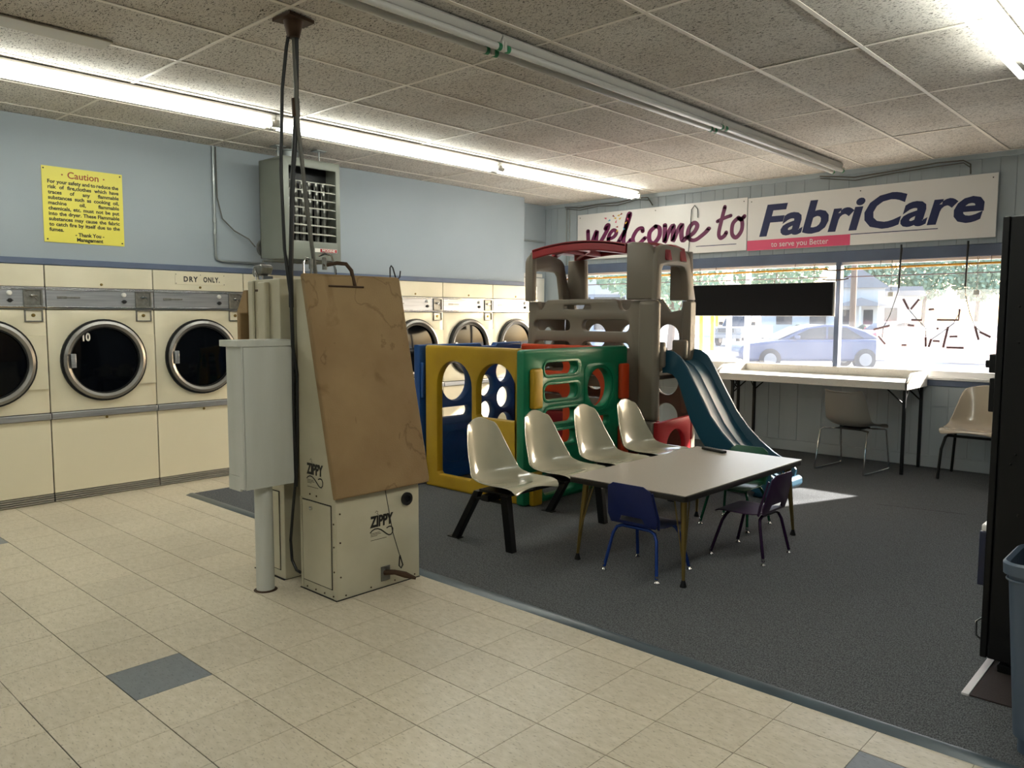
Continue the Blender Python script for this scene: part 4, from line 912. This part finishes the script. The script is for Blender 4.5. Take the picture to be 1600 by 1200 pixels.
text_mb(mb, 'to serve you Better', .085, (-3.86, YB1 - .0006, 2.215), U, V, width=.62, ext=.0004); part('slogan', mb_raw(mb), M_SIGNW, b2, sm=False, label='white slogan on the ribbon')
# script lettering by brush strokes; letters in units of x-height
def stroke(mb, pts, hw, o, s, y):
    """smooth ribbon through pts (Catmull-Rom), round ends, in plane y"""
    P = [Vector((a, b)) for a, b in pts]; Q = []
    for i in range(len(P) - 1):
        p0, p1, p2, p3 = P[max(i - 1, 0)], P[i], P[i + 1], P[min(i + 2, len(P) - 1)]
        for k in range(6):
            t = k / 6; Q.append(.5 * ((2 * p1) + (p2 - p0) * t + (2 * p0 - 5 * p1 + 4 * p2 - p3) * t * t + (3 * p1 - p0 - 3 * p2 + p3) * t ** 3))
    Q.append(P[-1]); L_, R_ = [], []
    for i, p in enumerate(Q):
        d = (Q[min(i + 1, len(Q) - 1)] - Q[max(i - 1, 0)]).normalized(); q = Vector((-d.y, d.x)) * hw
        L_.append(p + q); R_.append(p - q)
    def W(p, e): return (o[0] + p.x * s, y - e, o[1] + p.y * s)
    e = stroke.e = stroke.e + .00002
    for i in range(len(Q) - 1): mb.add([W(L_[i], e), W(L_[i + 1], e), W(R_[i + 1], e), W(R_[i], e)], [(0, 1, 2, 3)])
    for c in (Q[0], Q[-1]): mb.add([W(c + Vector((cos(2 * pi * k / 12), sin(2 * pi * k / 12))) * hw, e) for k in range(12)], [tuple(range(12))])
stroke.e = 0
WB = MB(); WT = MB(); s_ = .205; oz = 2.345
def L2(x): return (x, oz)
def L_(x): return (-6.40 + x, oz)
stroke(WB, [(.0, 1.05), (.02, .5), (.05, .02), (.25, .35), (.52, 1.0), (.5, .5), (.53, .02), (.8, .4), (1.12, 1.0), (1.2, 1.3), (1.1, 1.28), (1.02, 1.1)], .115, L_(0), s_, YB1)      # W
stroke(WB, [(0, .45), (.3, .55), (.45, .8), (.3, .98), (.08, .75), (0, .35), (.12, .06), (.35, .02), (.62, .25)], .108, L_(.245), s_, YB1)     # e
stroke(WB, [(-.05, .25), (.3, .9), (.55, 1.75), (.5, 1.85), (.35, 1.2), (.22, .3), (.32, .03), (.5, .12), (.62, .3)], .115, L_(.375), s_, YB1) # l
stroke(WB, [(.55, .75), (.5, .95), (.25, .85), (.03, .4), (.12, .05), (.38, .05), (.68, .35)], .108, L_(.52), s_, YB1)                      # c
stroke(WB, [(.35, .98), (.05, .65), (.05, .15), (.3, .02), (.55, .4), (.55, .85), (.35, .98)], .115, L_(.70), s_, YB1)                      # o
stroke(WB, [(.0, 1.0), (.0, .5), (.0, .02), (.2, .6), (.42, .95), (.42, .5), (.42, .05), (.65, .65), (.85, .95), (.83, .4), (.9, .03), (1.1, .2)], .115, L_(.87), s_, YB1)  # m
stroke(WB, [(0, .2), (.3, .45), (.45, .8), (.3, 1.0), (.08, .75), (0, .35), (.12, .06), (.4, .03), (.8, .35), (1.0, .6)], .108, L_(1.105), s_, YB1)
stroke(WT, [(.38, 1.7), (.2, 1.0), (.05, .3), (.15, .03), (.38, .12), (.5, .3)], .115, L2(-4.50), s_, YB1); stroke(WT, [(-.05, .95), (.35, 1.1), (.75, 1.2)], .10, L2(-4.50), s_, YB1)  # t
stroke(WT, [(.4, 1.05), (.08, .75), (.05, .2), (.3, .0), (.6, .35), (.62, .85), (.4, 1.05), (.55, .95), (.75, 1.1)], .115, L2(-4.335), s_, YB1)
# widen to the board
WB.v = [(-6.36 + (x + 6.40) * 1.33, y, z) for x, y, z in WB.v]
part('plum_script', mb_raw(WB), M_PLUM, b1, sm=False, label='plum script word Welcome')
part('plum_script', mb_raw(WT), M_PLUM, b1, sm=False, label='plum script word to')
part('rule', MB().box((-4.78, YB1 - .0004, 2.268), (-4.27, YB1, 2.276)), M_NAVY, b1, sm=False)
random.seed(11)
cm = {c: mat('confetti ' + c, h, .5) for c, h in (('pink', '#d8486f'), ('yellow', '#e0b13a'), ('blue', '#4e9fc4'), ('dark red', '#8a2a2a'))}
px_ = [(-6.08, 2.70, 0), (-6.02, 2.67, 2), (-5.96, 2.72, 3), (-5.93, 2.69, 1), (-5.88, 2.72, 1), (-5.84, 2.735, 3), (-5.92, 2.645, 0), (-5.90, 2.58, 3), (-5.90, 2.53, 1), (-5.74, 2.665, 0), (-5.77, 2.62, 1), (-5.80, 2.55, 2), (-5.86, 2.68, 1)]
for x, z, c in px_:
    a = random.uniform(0, 6.28); r = .022
    q = [(x + r * cos(a + t) * (1.3 if k == 0 else .8), YB1 - .0006, z + r * sin(a + t) * (1.3 if k == 0 else .8)) for k, t in enumerate((0, 2.4, 3.9))]
    q2 = [(u_, v_ + .0005, w_) for u_, v_, w_ in q]
    part('confetti', MB().add(q + q2, [(0, 1, 2), (5, 4, 3), (0, 3, 4, 1), (1, 4, 5, 2), (2, 5, 3, 0)]), list(cm.values())[c], b1, sm=False)
one('hanging_wire', MB().tube([(-4.87, YW - .06, 2.20), (-4.85, YW - .06, 2.5), (-4.84, YW - .06, 2.70), (-4.80, YW - .06, 2.745), (-4.76, YW - .06, 2.70), (-4.755, YW - .06, 2.6)], .005, 6).tube([(-4.87, YW - .06, 2.2), (-4.88, YW - .06, 2.14)], .005, 6),
    M_CABLE, 'dark wire looped over the plum script banner', 'wire')
# loose cables along the ceiling line
for nm_, pts, lb in (('ceiling_cable', [(-6.75, 8.31, 2.90), (-6.5, 8.3, 2.87), (-6.2, 8.3, 2.885), (-5.9, 8.3, 2.88), (-5.6, 8.3, 2.91), (-5.45, 8.3, 2.90), (-5.38, 8.3, 2.80)], 'loose dark cable along the ceiling corner left of the welcome banner'),
                     ('ceiling_cable', [(-3.35, 8.3, 2.91), (-3.0, 8.3, 2.86), (-2.6, 8.3, 2.88), (-2.25, 8.3, 2.905), (-2.02, 8.3, 2.90), (-1.96, 8.3, 2.86), (-1.955, 8.3, 2.77)], 'loose grey cable along the ceiling above the navy lettering banner')):
    one(nm_, MB().tube(pts, .007, 6).tube([(x, y + .012, z - .02 - .01 * (i % 2)) for i, (x, y, z) in enumerate(pts[:-1])], .005, 6), M_CABLEG, lb, 'cable')
cp = thing('corner_conduit', 'pair of thin conduits running down the window wall left of the welcome banner', 'conduit', (-6.70, 8.32, 2.4))
for x in (-6.74, -6.69): part('pipe', MB().cyl((x, YW - .018, 2.14), (x, YW - .018, 2.88), .009, n=8), M_PIPE, cp)

# ================================================================== WINDOW DRESSING
hs = thing('hanging_sign', 'long black sign back hanging on chains inside the middle window', 'sign', (-3.97, 8.2, 1.64))
part('sign_box', MB().box((-4.82, 8.19, 1.47), (-3.135, 8.22, 1.812)), M_BOARD, hs, bev=.003)
part('white_edge', MB().box((-4.822, 8.221, 1.465), (-3.118, 8.235, 1.817)), M_SIGNW, hs, bev=.002)
def chain(par, x, y, z0, z1, m=M_STEELD):
    n_ = int((z1 - z0) / .026)
    for k in range(n_):
        z = z0 + (z1 - z0) * (k + .5) / n_; a = pi / 2 * (k % 2); l = (z1 - z0) / n_ * .62
        pts = [(x + .007 * cos(t) * cos(a), y + .007 * cos(t) * sin(a), z + l * sin(t)) for t in [2 * pi * q / 8 for q in range(9)]]
        part('chain_link', MB().tube(pts, .0022, 5, cap=False), m, par)
for x in (-4.66, -3.335): chain(hs, x, 8.205, 1.812, 2.018)
# neon tube sign in the right window
ns_ = thing('neon_sign', 'unlit neon tube sign on a hazy clear sheet in the right window', 'sign', (-2.25, 8.27, 1.4))
part('clear_sheet', MB().box((-2.72, 8.300, 1.03), (-1.66, 8.304, 1.715)), M_ACRY, ns_, sm=False)
segs = [[(-2.483, 1.635), (-2.43, 1.535)], [(-2.339, 1.633), (-2.41, 1.535)], [(-2.40, 1.43), (-2.30, 1.43)], [(-2.173, 1.432), (-1.99, 1.432), (-1.985, 1.535)], [(-2.746, 1.333), (-2.591, 1.375)],
        [(-2.70, 1.268), (-2.63, 1.19)], [(-2.266, 1.266), (-2.262, 1.174)], [(-2.215, 1.255), (-2.236, 1.172)], [(-2.2, 1.232), (-2.14, 1.23)], [(-2.075, 1.37), (-2.11, 1.172)], [(-2.08, 1.173), (-1.933, 1.173)],
        [(-1.852, 1.374), (-1.815, 1.25)], [(-1.81, 1.325), (-1.719, 1.277)], [(-2.06, 1.275), (-1.99, 1.278)], [(-2.43, 1.38), (-2.37, 1.375)], [(-2.48, 1.185), (-2.43, 1.185)], [(-2.25, 1.53), (-2.20, 1.535)], [(-2.17, 1.36), (-2.16, 1.34)]]
for sg in segs: part('neon_tube', MB().tube([(x, 8.285, z) for x, z in sg], .0115, 8), M_NEON, ns_)
for x, z1 in ((-2.595, 1.68), (-1.85, 1.685)):
    part('transformer', MB().box((x - .025, 8.262, z1 - .022), (x + .025, 8.28, z1 + .022)), M_KNOB, ns_, bev=.004)
    chain(ns_, x, 8.27, z1 + .024, 2.018)
for pts in ([(-2.514, 8.295, 2.13), (-2.516, 8.27, 2.0), (-2.528, 8.27, 1.71), (-2.60, 8.28, 1.47), (-2.655, 8.285, 1.36), (-2.664, 8.285, 1.25)],
            [(-1.937, 8.295, 2.13), (-1.94, 8.27, 1.95), (-1.942, 8.27, 1.68), (-1.90, 8.28, 1.5), (-1.85, 8.285, 1.37), (-1.79, 8.285, 1.32)],
            [(-2.43, 8.285, 1.535), (-2.35, 8.28, 1.44), (-2.27, 8.28, 1.36), (-2.262, 8.285, 1.26)], [(-1.985, 8.285, 1.5), (-2.03, 8.28, 1.40), (-2.12, 8.28, 1.32), (-2.21, 8.285, 1.25)]):
    part('wire', MB().tube(pts, .0042, 6), M_CABLEG, ns_)
for x in (-2.516, -1.938): part('wire_sleeve', MB().tube([(x, 8.265, 2.16), (x - .002, 8.265, 2.0), (x - .006, 8.268, 1.74)], .009, 8), M_CABLE, ns_)
# yellow border tubes under the window head
yt = thing('border_tubes', 'thin yellow neon border tubes running along the top of the windows', 'neon tube', (-4.0, 8.3, 1.95))
for a, b in ((-6.7, -4.98), (-4.86, -3.23), (-3.06, -1.4)):
    part('yellow_tube', MB().cyl((a, 8.29, 1.945), (b, 8.29, 1.955), .010, n=8), M_NEONY, yt)
    part('pale_tube', MB().cyl((a, 8.295, 1.865), (b, 8.295, 1.868), .005, n=8), M_NEON, yt)
    for x in (a + .35, b - .35): part('holder', MB().cyl((x, 8.29, 1.95), (x, 8.30, 2.02), .003, n=6), M_INK, yt)
    for x, s in ((a, 1), (b, -1)):
        for z in (1.945, 1.845): part('electrode', MB().tube([(x - s * .09, 8.285, z - .01), (x, 8.285, z - .005), (x + s * .05, 8.288, z + .005)], .007, 6), M_RUST, yt)

# ================================================================== BLACK CABINET, MAT, BIN
one('floor_mat', MB().box((-.70, 3.345, .009), (.3, 4.25, .014)), M_MATB, 'brown patterned mat under the black cabinet at the right edge', 'mat')
one('tape_strip', MB().box((-.728, 3.34, .0085), (-.702, 4.25, .0165)), M_TAPE, 'strip of white tape along the left side of the brown mat', 'tape')
bc = thing('arcade_cabinet', 'tall black cabinet seen from behind at the right edge of the photo', 'cabinet', (-.35, 3.95, 0))
part('cabinet_body', MB().box((-.70, 3.60, .075), (.05, 4.30, 1.85)), M_BLKM, bc, bev=.006)
part('back_door', MB().box((-.56, 3.592, .12), (-.02, 3.60, 1.78)), M_BLKM, bc, bev=.003)
part('side_board', MB().box((-.727, 3.60, .075), (-.702, 4.28, 1.85)), M_BLKM, bc, bev=.004)
part('side_bulge', MB().box((-.748, 3.62, 1.08), (-.728, 3.75, 1.215)), M_BLKM, bc, bev=.004)
part('latch', MB().box((-.755, 3.63, 1.235), (-.728, 3.70, 1.31)).box((-.772, 3.65, 1.255), (-.755, 3.68, 1.285)), M_BLKM, bc, bev=.004)
part('blue_box', MB().box((-.758, 3.64, .36), (-.728, 3.78, .585)), mat('dark blue plastic', '#141d3a', .35), bc, bev=.004, label='dark blue side box')
part('white_cap', MB().box((-.752, 3.64, .586), (-.728, 3.78, .615)), M_SIGNW, bc, bev=.006)
part('pull_handle', MB().tube([(-.728, 3.66, .12), (-.755, 3.66, .14), (-.757, 3.66, .20), (-.728, 3.66, .23)], .005, 8), M_CHROME, bc)
for x in (-.62, -.06):
    part('foot', MB().box((x - .05, 3.64, .0145), (x + .05, 3.74, .045)).box((x - .03, 3.66, .045), (x + .03, 3.72, .074)), M_BLKM, bc, bev=.003)
    part('foot', MB().box((x - .05, 4.16, .0145), (x + .05, 4.26, .045)).box((x - .03, 4.18, .045), (x + .03, 4.24, .074)), M_BLKM, bc, bev=.003)
for x, z in ((-.64, 1.77), (-.655, 1.5), (-.65, 1.36), (-.60, .96), (-.64, .92), (-.655, .88), (-.62, .68), (-.5, 1.45), (-.5, 1.3)):
    part('bolt', MB().lathe([(.005, 0), (.004, -.003), (.001, -.005)], (x, 3.592 if x > -.56 else 3.6, z), 'y', 10), M_BLKM, bc)
bn = thing('waste_bin', 'slate blue rectangular plastic waste bin at the lower right edge', 'bin', (-.35, 3.05, 0))
def tub(z, k, w=0):
    x0, x1, y0, y1 = -.535 + .035 * (1 - k) + w, -.16 - .035 * (1 - k) - w, 2.955 + .03 * (1 - k) + w, 3.25 - .03 * (1 - k) - w
    return [(a, b, z) for a, b in rrect(x0, y0, x1, y1, .05 - w * .5, 5)]
L0 = [tub(.009, 0, .012), tub(.06, .03, .012), tub(.065, .05), tub(.62, 1), tub(.62, 1, -.014), tub(.655, 1, -.016), tub(.662, 1, -.008), tub(.655, 1, .004), tub(.1, .1, .006)]
mb = MB(); n = len(L0[0])
for l in L0: mb.v += l
for k in range(len(L0) - 1):
    for j in range(n): mb.f.append((k * n + j, k * n + (j + 1) % n, (k + 1) * n + (j + 1) % n, (k + 1) * n + j))
mb.f.append(tuple(range(n))); mb.f.append(tuple((len(L0) - 1) * n + j for j in range(n)))
part('tub', mb, M_BINB, bn)
part('liner_band', MB().tube([(a, b, .60) for a, b, _ in tub(0, 1, -.003)] + [tub(0, 1, -.003)[0][:2] + (.60,)], .004, 6), M_BINB, bn)

# ================================================================== OUTSIDE
GZ = -.15
M_ASPH = mat('sunlit asphalt', '#a3a19e', .9, noise=(.6, '#8f8d8b', .3, .7), bump=(40, .2))
M_KERB = mat('concrete kerb', '#c4c0b8', .9)
M_LEAF = mat('tree leaves', '#8d9f84', .9, noise=(1.5, '#66806a', .3, .7))
M_LEAF.node_tree.nodes['Principled BSDF'].inputs['Transmission Weight'].default_value = 0
M_HEDGE = mat('clipped bush leaves', '#1d3018', .9)
M_BARK = mat('bark', '#6a5a4c', .9)
M_CARB = mat('blue car paint', '#2a3a5c', .35, .2, coat=.3)
M_CARW = mat('white truck paint', '#787b80', .45, coat=.1)
M_CARG = mat('car window glass', '#2a3138', .08)
M_TYRE = mat('tyre rubber', '#1b1b1c', .8)
M_RIM = mat('alloy rim', '#77787b', .4, .5)
M_REDC = mat('red car paint', '#b03033', .3, coat=1)
M_YPOST = mat('yellow post paint', '#e0c126', .5)
M_SIDING = mat('white siding', '#a9aba9', .7)
M_ROOFG = mat('grey shingles', '#75777a', .8)
M_LOTW = mat('white post', '#d8d8d6', .5)
struct(part('ground', MB().box((-120, YW + .13, GZ - .2), (60, 160, GZ)), M_ASPH, sm=False))
struct(part('kerb', MB().box((-14, YW + .125, GZ), (6, YW + 1.6, GZ + .12)), M_KERB, bev=.02))
def leaves(name, c, r, n_, s, m, par, seed=1):
    rnd = random.Random(seed); mb = MB()
    for _ in range(n_):
        while True:
            p = Vector((rnd.uniform(-1, 1), rnd.uniform(-1, 1), rnd.uniform(-1, 1)))
            if .25 < p.length < 1: break
        p = Vector((c[0] + p.x * r[0], c[1] + p.y * r[1], c[2] + p.z * r[2]))
        a = Vector((rnd.gauss(0, 1), rnd.gauss(0, 1), rnd.gauss(0, 1))).normalized() * s; b = a.orthogonal().normalized() * s * .6
        mb.add([p - a, p + b, p + a, p - b], [(0, 1, 2, 3)])
    me = mb_raw(mb, name); o = part(name, None, m, par, sm=False, me=me); return o
def tree(label, x, y, h, r, n_, s, seed, trunk=.14, group=None, zc=None):
    t = thing('street_tree', label, 'tree', (x, y, GZ), group)
    part('trunk', MB().tube([(x, y, GZ), (x + .1, y, GZ + h * .35), (x, y + .1, GZ + h * .7)], [trunk, trunk * .8, trunk * .4], 8).tube([(x + .1, y, GZ + h * .35), (x + .8, y + .2, GZ + h * .62)], [trunk * .5, trunk * .25], 6), M_BARK, t)
    leaves('foliage', (x, y, zc or GZ + h * .72), (r, r, h * .34), n_, s, M_LEAF, t, seed)['kind'] = 'stuff'
    return t
tree('young green street tree outside, seen between the posts of the play tower', -13.3, 21.6, 4.3, 1.9, 2600, .09, 1)
tree('large leafy tree outside, left of the play tower pillar', -20.5, 30.5, 6.5, 2.8, 3000, .14, 2)
for k, (x, y, h_, r) in enumerate(((-24.6, 72.3, 7.5, 2.3), (-21.0, 75.5, 7.8, 2.3), (-17.6, 78.8, 7.6, 2.3), (-14.3, 82, 7.4, 2.3), (-9.8, 86, 7.5, 2.3))):
    tree('tall background tree in the distant green belt, ' + ['first', 'second', 'third', 'fourth', 'fifth'][k] + ' from the house', x, y, h_, r, 1700, .24, 10 + k, .2, 'trees in the distant belt')
tree('dark background tree above the parked white truck', -44, 67, 10, 5, 1800, .3, 21, .25, 'trees in the distant belt')
tree('dark background tree above the trimmed round bushes', -33, 72, 10, 5, 1800, .3, 22, .25, 'trees in the distant belt')
for k, (x, y) in enumerate(((-20.69, 48.76), (-20.0, 49.39), (-19.15, 50.05), (-17.6, 51.3))):
    t = thing('round_bush', 'clipped round bush beside the white building, ' + ['leftmost', 'second from left', 'third from left', 'right of the window mullion'][k], 'bush', (x, y, GZ), 'clipped round bushes')
    part('bush_core', MB().lathe([(.02, 0), (.36, .1), (.43, .5), (.36, .9), (.15, 1.08), (.01, 1.1)], (x, y, GZ + .05), 'z', 16), M_HEDGE, t)
    leaves('bush_leaves', (x, y, GZ + .62), (.46, .46, .5), 700, .06, M_HEDGE, t, 30 + k)['kind'] = 'stuff'
# canopy posts close to the window
for k, x in enumerate((-5.48, -5.20)):
    one('canopy_post', MB().box((x - .028, 10.47, GZ + .001), (x + .028, 10.53, 2.615)).box((x - .07, 10.43, GZ + .0005), (x + .07, 10.57, GZ + .02)), M_LOTW,
        ['thin white post outside the middle window, left of the pair', 'thin white post outside the middle window, right of the pair'][k], 'post', 'white posts outside the window')
for k, (x, y, h_) in enumerate(((-19.12, 33.9, 1.75), (-18.7, 34.2, 1.6), (-24.45, 45.27, 2.0))):
    one('yellow_bollard', MB().lathe([(.10, 0), (.10, h_), (.07, h_ + .07), (.001, h_ + .09)], (x, y, GZ), 'z', 14), M_YPOST,
        ['yellow bollard left of the white pickup, nearest of the three', 'yellow bollard leaning close behind the nearest one', 'yellow bollard farther back above the pickup bonnet'][k], 'bollard', 'yellow bollards in the car park')
def wheels(t, spots, r, fx):
    for (x, y) in spots:
        w = part('wheel', fx(MB().lathe([(r * .6, -.11), (r, -.10), (r, .10), (r * .6, .11)], (x, y, r), 'y', 22)), M_TYRE, t)
        rm_ = MB().lathe([(r * .58, -.115), (r * .5, -.118), (.05, -.10), (.05, .10), (r * .5, .118), (r * .58, .115)], (x, y, r), 'y', 18)
        for q in range(5):
            a = 2 * pi * q / 5; rm_.box((x + cos(a) * r * .3 - .03, y - .119, r + sin(a) * r * .3 - .03), (x + cos(a) * r * .3 + .03, y + .119, r + sin(a) * r * .3 + .03))
        part('rim', fx(rm_), M_RIM, w)
def xf(c, ang, sc=1):
    R2 = Matrix.Rotation(ang, 4, 'Z')
    def f(mb): mb.v = [tuple(R2 @ (Vector(p) * sc) + Vector((c[0], c[1], GZ + .001))) for p in mb.v]; return mb
    return f
def sedan(label, c, ang, m, group=None, sc=1):
    f = xf(c, ang, sc); t = thing('parked_car', label, 'car', (c[0], c[1], GZ), group)
    body = [(-2.35, .35), (-2.38, .62), (-2.2, .78), (-1.3, .90), (-.9, .93), (1.6, .95), (2.2, .92), (2.38, .75), (2.4, .38), (2.0, .28), (-2.0, .28)]
    part('body', f(MB().prism(body, 'y', -.9, .9)), m, t, bev=.08, seg=3)
    cab = [(-1.15, .9), (-.35, 1.28), (.2, 1.38), (.9, 1.36), (1.45, 1.2), (1.95, .93)]
    part('cabin', f(MB().prism(cab, 'y', -.76, .76)), m, t, bev=.06, seg=2)
    for s in (-1, 1):
        part('side_window', f(MB().prism([(-.85, .95), (-.25, 1.25), (.25, 1.31), (.25, .95)], 'y', s * .765, s * .772)), M_CARG, t)
        part('side_window', f(MB().prism([(.32, .95), (.32, 1.31), (.85, 1.29), (1.4, .97)], 'y', s * .765, s * .772)), M_CARG, t)
        part('tail_light', f(MB().box((2.22, s * .62, .72), (2.405, s * .905, .84))), M_REDC, t, bev=.02)
        part('mirror', f(MB().box((-.75, s * .9, .95), (-.6, s * 1.02, 1.05))), m, t, bev=.02)
    part('windscreen', f(MB().prism([(-1.17, .92), (-.38, 1.29), (-.36, 1.30), (-1.15, .94)], 'y', -.7, .7)), M_CARG, t)
    wheels(t, [(x, s * .82) for x in (-1.45, 1.4) for s in (-1, 1)], .33, f)
    return t
sedan('blue sedan parked sideways in the car park, below the black hanging sign', (-10.0, 24.3), RD(42.5), M_CARB)
sedan('red car parked far off behind the neon sign, left side', (-14.6, 46.5), RD(70), M_REDC)
sedan('red and white car parked at the right edge of the right window', (-7.2, 33.0), RD(95), M_REDC)
sedan('white car parked far off behind the neon sign, right side', (-11.0, 47.0), RD(80), M_CARW)
# pickup truck, front faces -x locally
f = xf((-20.9, 41.7), RD(96.6 - 0), .87)
tk = thing('pickup_truck', 'white and grey pickup truck facing the window, parked under the black hanging sign', 'truck', (-20.9, 41.7, GZ))
part('body', f(MB().prism([(-2.85, .55), (-2.9, 1.0), (-2.8, 1.18), (-1.5, 1.25), (.9, 1.25), (2.85, 1.3), (2.9, .6)], 'y', -1, 1)), M_CARW, tk, bev=.07, seg=3)
part('cab', f(MB().prism([(-1.5, 1.24), (-.75, 1.86), (-.4, 1.93), (.8, 1.93), (1.05, 1.25)], 'y', -.88, .88)), M_CARW, tk, bev=.06)
part('windscreen', f(MB().prism([(-1.53, 1.27), (-.79, 1.87), (-.75, 1.86), (-1.49, 1.24)], 'y', -.78, .78)), M_CARG, tk)
for s in (-1, 1):
    part('side_window', f(MB().prism([(-1.1, 1.32), (-.6, 1.8), (.85, 1.8), (.9, 1.32)], 'y', s * .885, s * .895)), M_CARG, tk)
    part('headlight', f(MB().box((-2.93, s * .62, .92), (-2.8, s * .96, 1.15))), M_RIM, tk, bev=.02)
    part('mirror', f(MB().box((-1.15, s * .95, 1.3), (-1.0, s * 1.2, 1.52))), M_BLKM, tk, bev=.02)
gr = part('grille', f(MB().box((-2.93, -.6, .85), (-2.86, .6, 1.17))), M_RIM, tk, bev=.02)
for z in (.9, .98, 1.06): part('grille_slot', f(MB().box((-2.945, -.52, z), (-2.93, .52, z + .045))), M_BLKM, gr)
part('bumper', f(MB().box((-3.0, -1.0, .5), (-2.85, 1.0, .78))), M_RIM, tk, bev=.04)
part('lower_panel', f(MB().box((-2.6, -1.01, .5), (2.7, -1.001, .85)).box((-2.6, 1.001, .5), (2.7, 1.01, .85))), mat('grey truck cladding', '#3f4145', .5), tk)
wheels(tk, [(x, s * .88) for x in (-1.9, 1.75) for s in (-1, 1)], .42, f)
# buildings
bl = thing('roadside_building', 'long low white building behind the round bushes', 'building', (-24, 62, GZ))
fb = xf((-24.8, 62), RD(20))
part('wall', fb(MB().box((-7, 0, 0), (7, 6, 3.2))), M_SIDING, bl, sm=False)
part('roof', fb(MB().prism([(-7.5, 3.2), (7.5, 3.2), (7.2, 3.9), (-7.2, 3.9)], 'y', -.4, 6.4)), M_ROOFG, bl)
for x in (-5, -2.5, 0, 2.5, 5): part('window', fb(MB().box((x - .6, -.03, 1.0), (x + .6, 0, 2.3))), M_CARG, bl, sm=False)
hh = thing('white_house', 'two storey white house with gabled porch right of the window mullion', 'house', (-19.8, 56.3, GZ))
fh = xf((-19.7, 56.3), RD(25))
part('wall', fh(MB().box((-1.6, 0, 0), (1.6, 5, 3.6))), M_SIDING, hh, sm=False)
part('roof', fh(MB().prism([(-1.9, 3.6), (1.9, 3.6), (0, 4.9)], 'y', -.3, 5.3)), M_ROOFG, hh)
part('porch_roof', fh(MB().prism([(-1.7, 2.35), (1.7, 2.35), (0, 2.9)], 'y', -1.3, 0)), M_ROOFG, hh)
for x in (-1.5, -.1, 1.3): part('porch_post', fh(MB().box((x, -1.2, 0), (x + .12, -1.08, 2.35))), M_SIDING, hh, sm=False)
for x in (-1.0, .3): part('window', fh(MB().box((x, -.03, 1.1), (x + .6, 0, 2.1))), M_CARG, hh, sm=False)
one('utility_pole', MB().tube([(-14.58, 40.83, GZ), (-14.58, 40.83, 8)], [.16, .12], 10), M_BARK, 'wooden utility pole in front of the white house', 'pole')
db = thing('roadside_building', 'blue-grey shop building with large windows, seen through the play tower', 'building', (-25, 33, GZ))
fd = xf((-25.2, 33.5), RD(30))
part('wall', fd(MB().box((-6, 0, 0), (2.2, 6, 3.1))), mat('blue grey wall', '#8d9bb0', .7), db, sm=False)
part('fascia', fd(MB().box((-6.2, -.25, 2.75), (2.4, 0, 3.6))), M_SIDING, db, sm=False)
for x in (-5, -3, -1, .8): part('window', fd(MB().box((x - .8, -.04, .9), (x + .8, 0, 2.6))), M_CARG, db, sm=False)

# added canopy, out of view over the posts, keeps direct sun off the slide
cy = thing('added_sun_canopy', 'flat white canopy added out of view above the window to block sun', 'canopy', (-4, 9.6, 2.6))
part('added_canopy_deck', MB().box((-9, YW + .14, 2.62), (1.5, 10.62, 2.78)), M_SIDING, cy, bev=.01)
part('added_canopy_fascia', MB().box((-9.02, 10.62, 2.58), (1.52, 10.66, 2.85)), M_SIDING, cy, bev=.01)
# stains on the canvas board: thin contour lines of a slow noise
t = M_CANVAS.node_tree; b = t.nodes['Principled BSDF']; src = b.inputs['Base Color'].links[0].from_socket
tc = t.nodes.new('ShaderNodeTexCoord'); n = t.nodes.new('ShaderNodeTexNoise'); n.inputs['Scale'].default_value = 3.2; n.inputs['Detail'].default_value = 5; n.inputs['Distortion'].default_value = .6
t.links.new(tc.outputs['Object'], n.inputs['Vector']); r = t.nodes.new('ShaderNodeValToRGB'); cr = r.color_ramp
cr.elements[0].position = .40; cr.elements[0].color = (1, 1, 1, 1); cr.elements[1].position = .43; cr.elements[1].color = (1, 1, 1, 1)
e = cr.elements.new(.415); e.color = (.62, .55, .48, 1); e = cr.elements.new(.60); e.color = (1, 1, 1, 1); e = cr.elements.new(.66); e.color = (.74, .68, .6, 1)
mx = t.nodes.new('ShaderNodeMix'); mx.data_type = 'RGBA'; mx.blend_type = 'MULTIPLY'; mx.inputs[0].default_value = .8
t.links.new(n.outputs['Fac'], r.inputs[0]); t.links.new(src, mx.inputs[6]); t.links.new(r.outputs[0], mx.inputs[7]); t.links.new(mx.outputs[2], b.inputs['Base Color'])
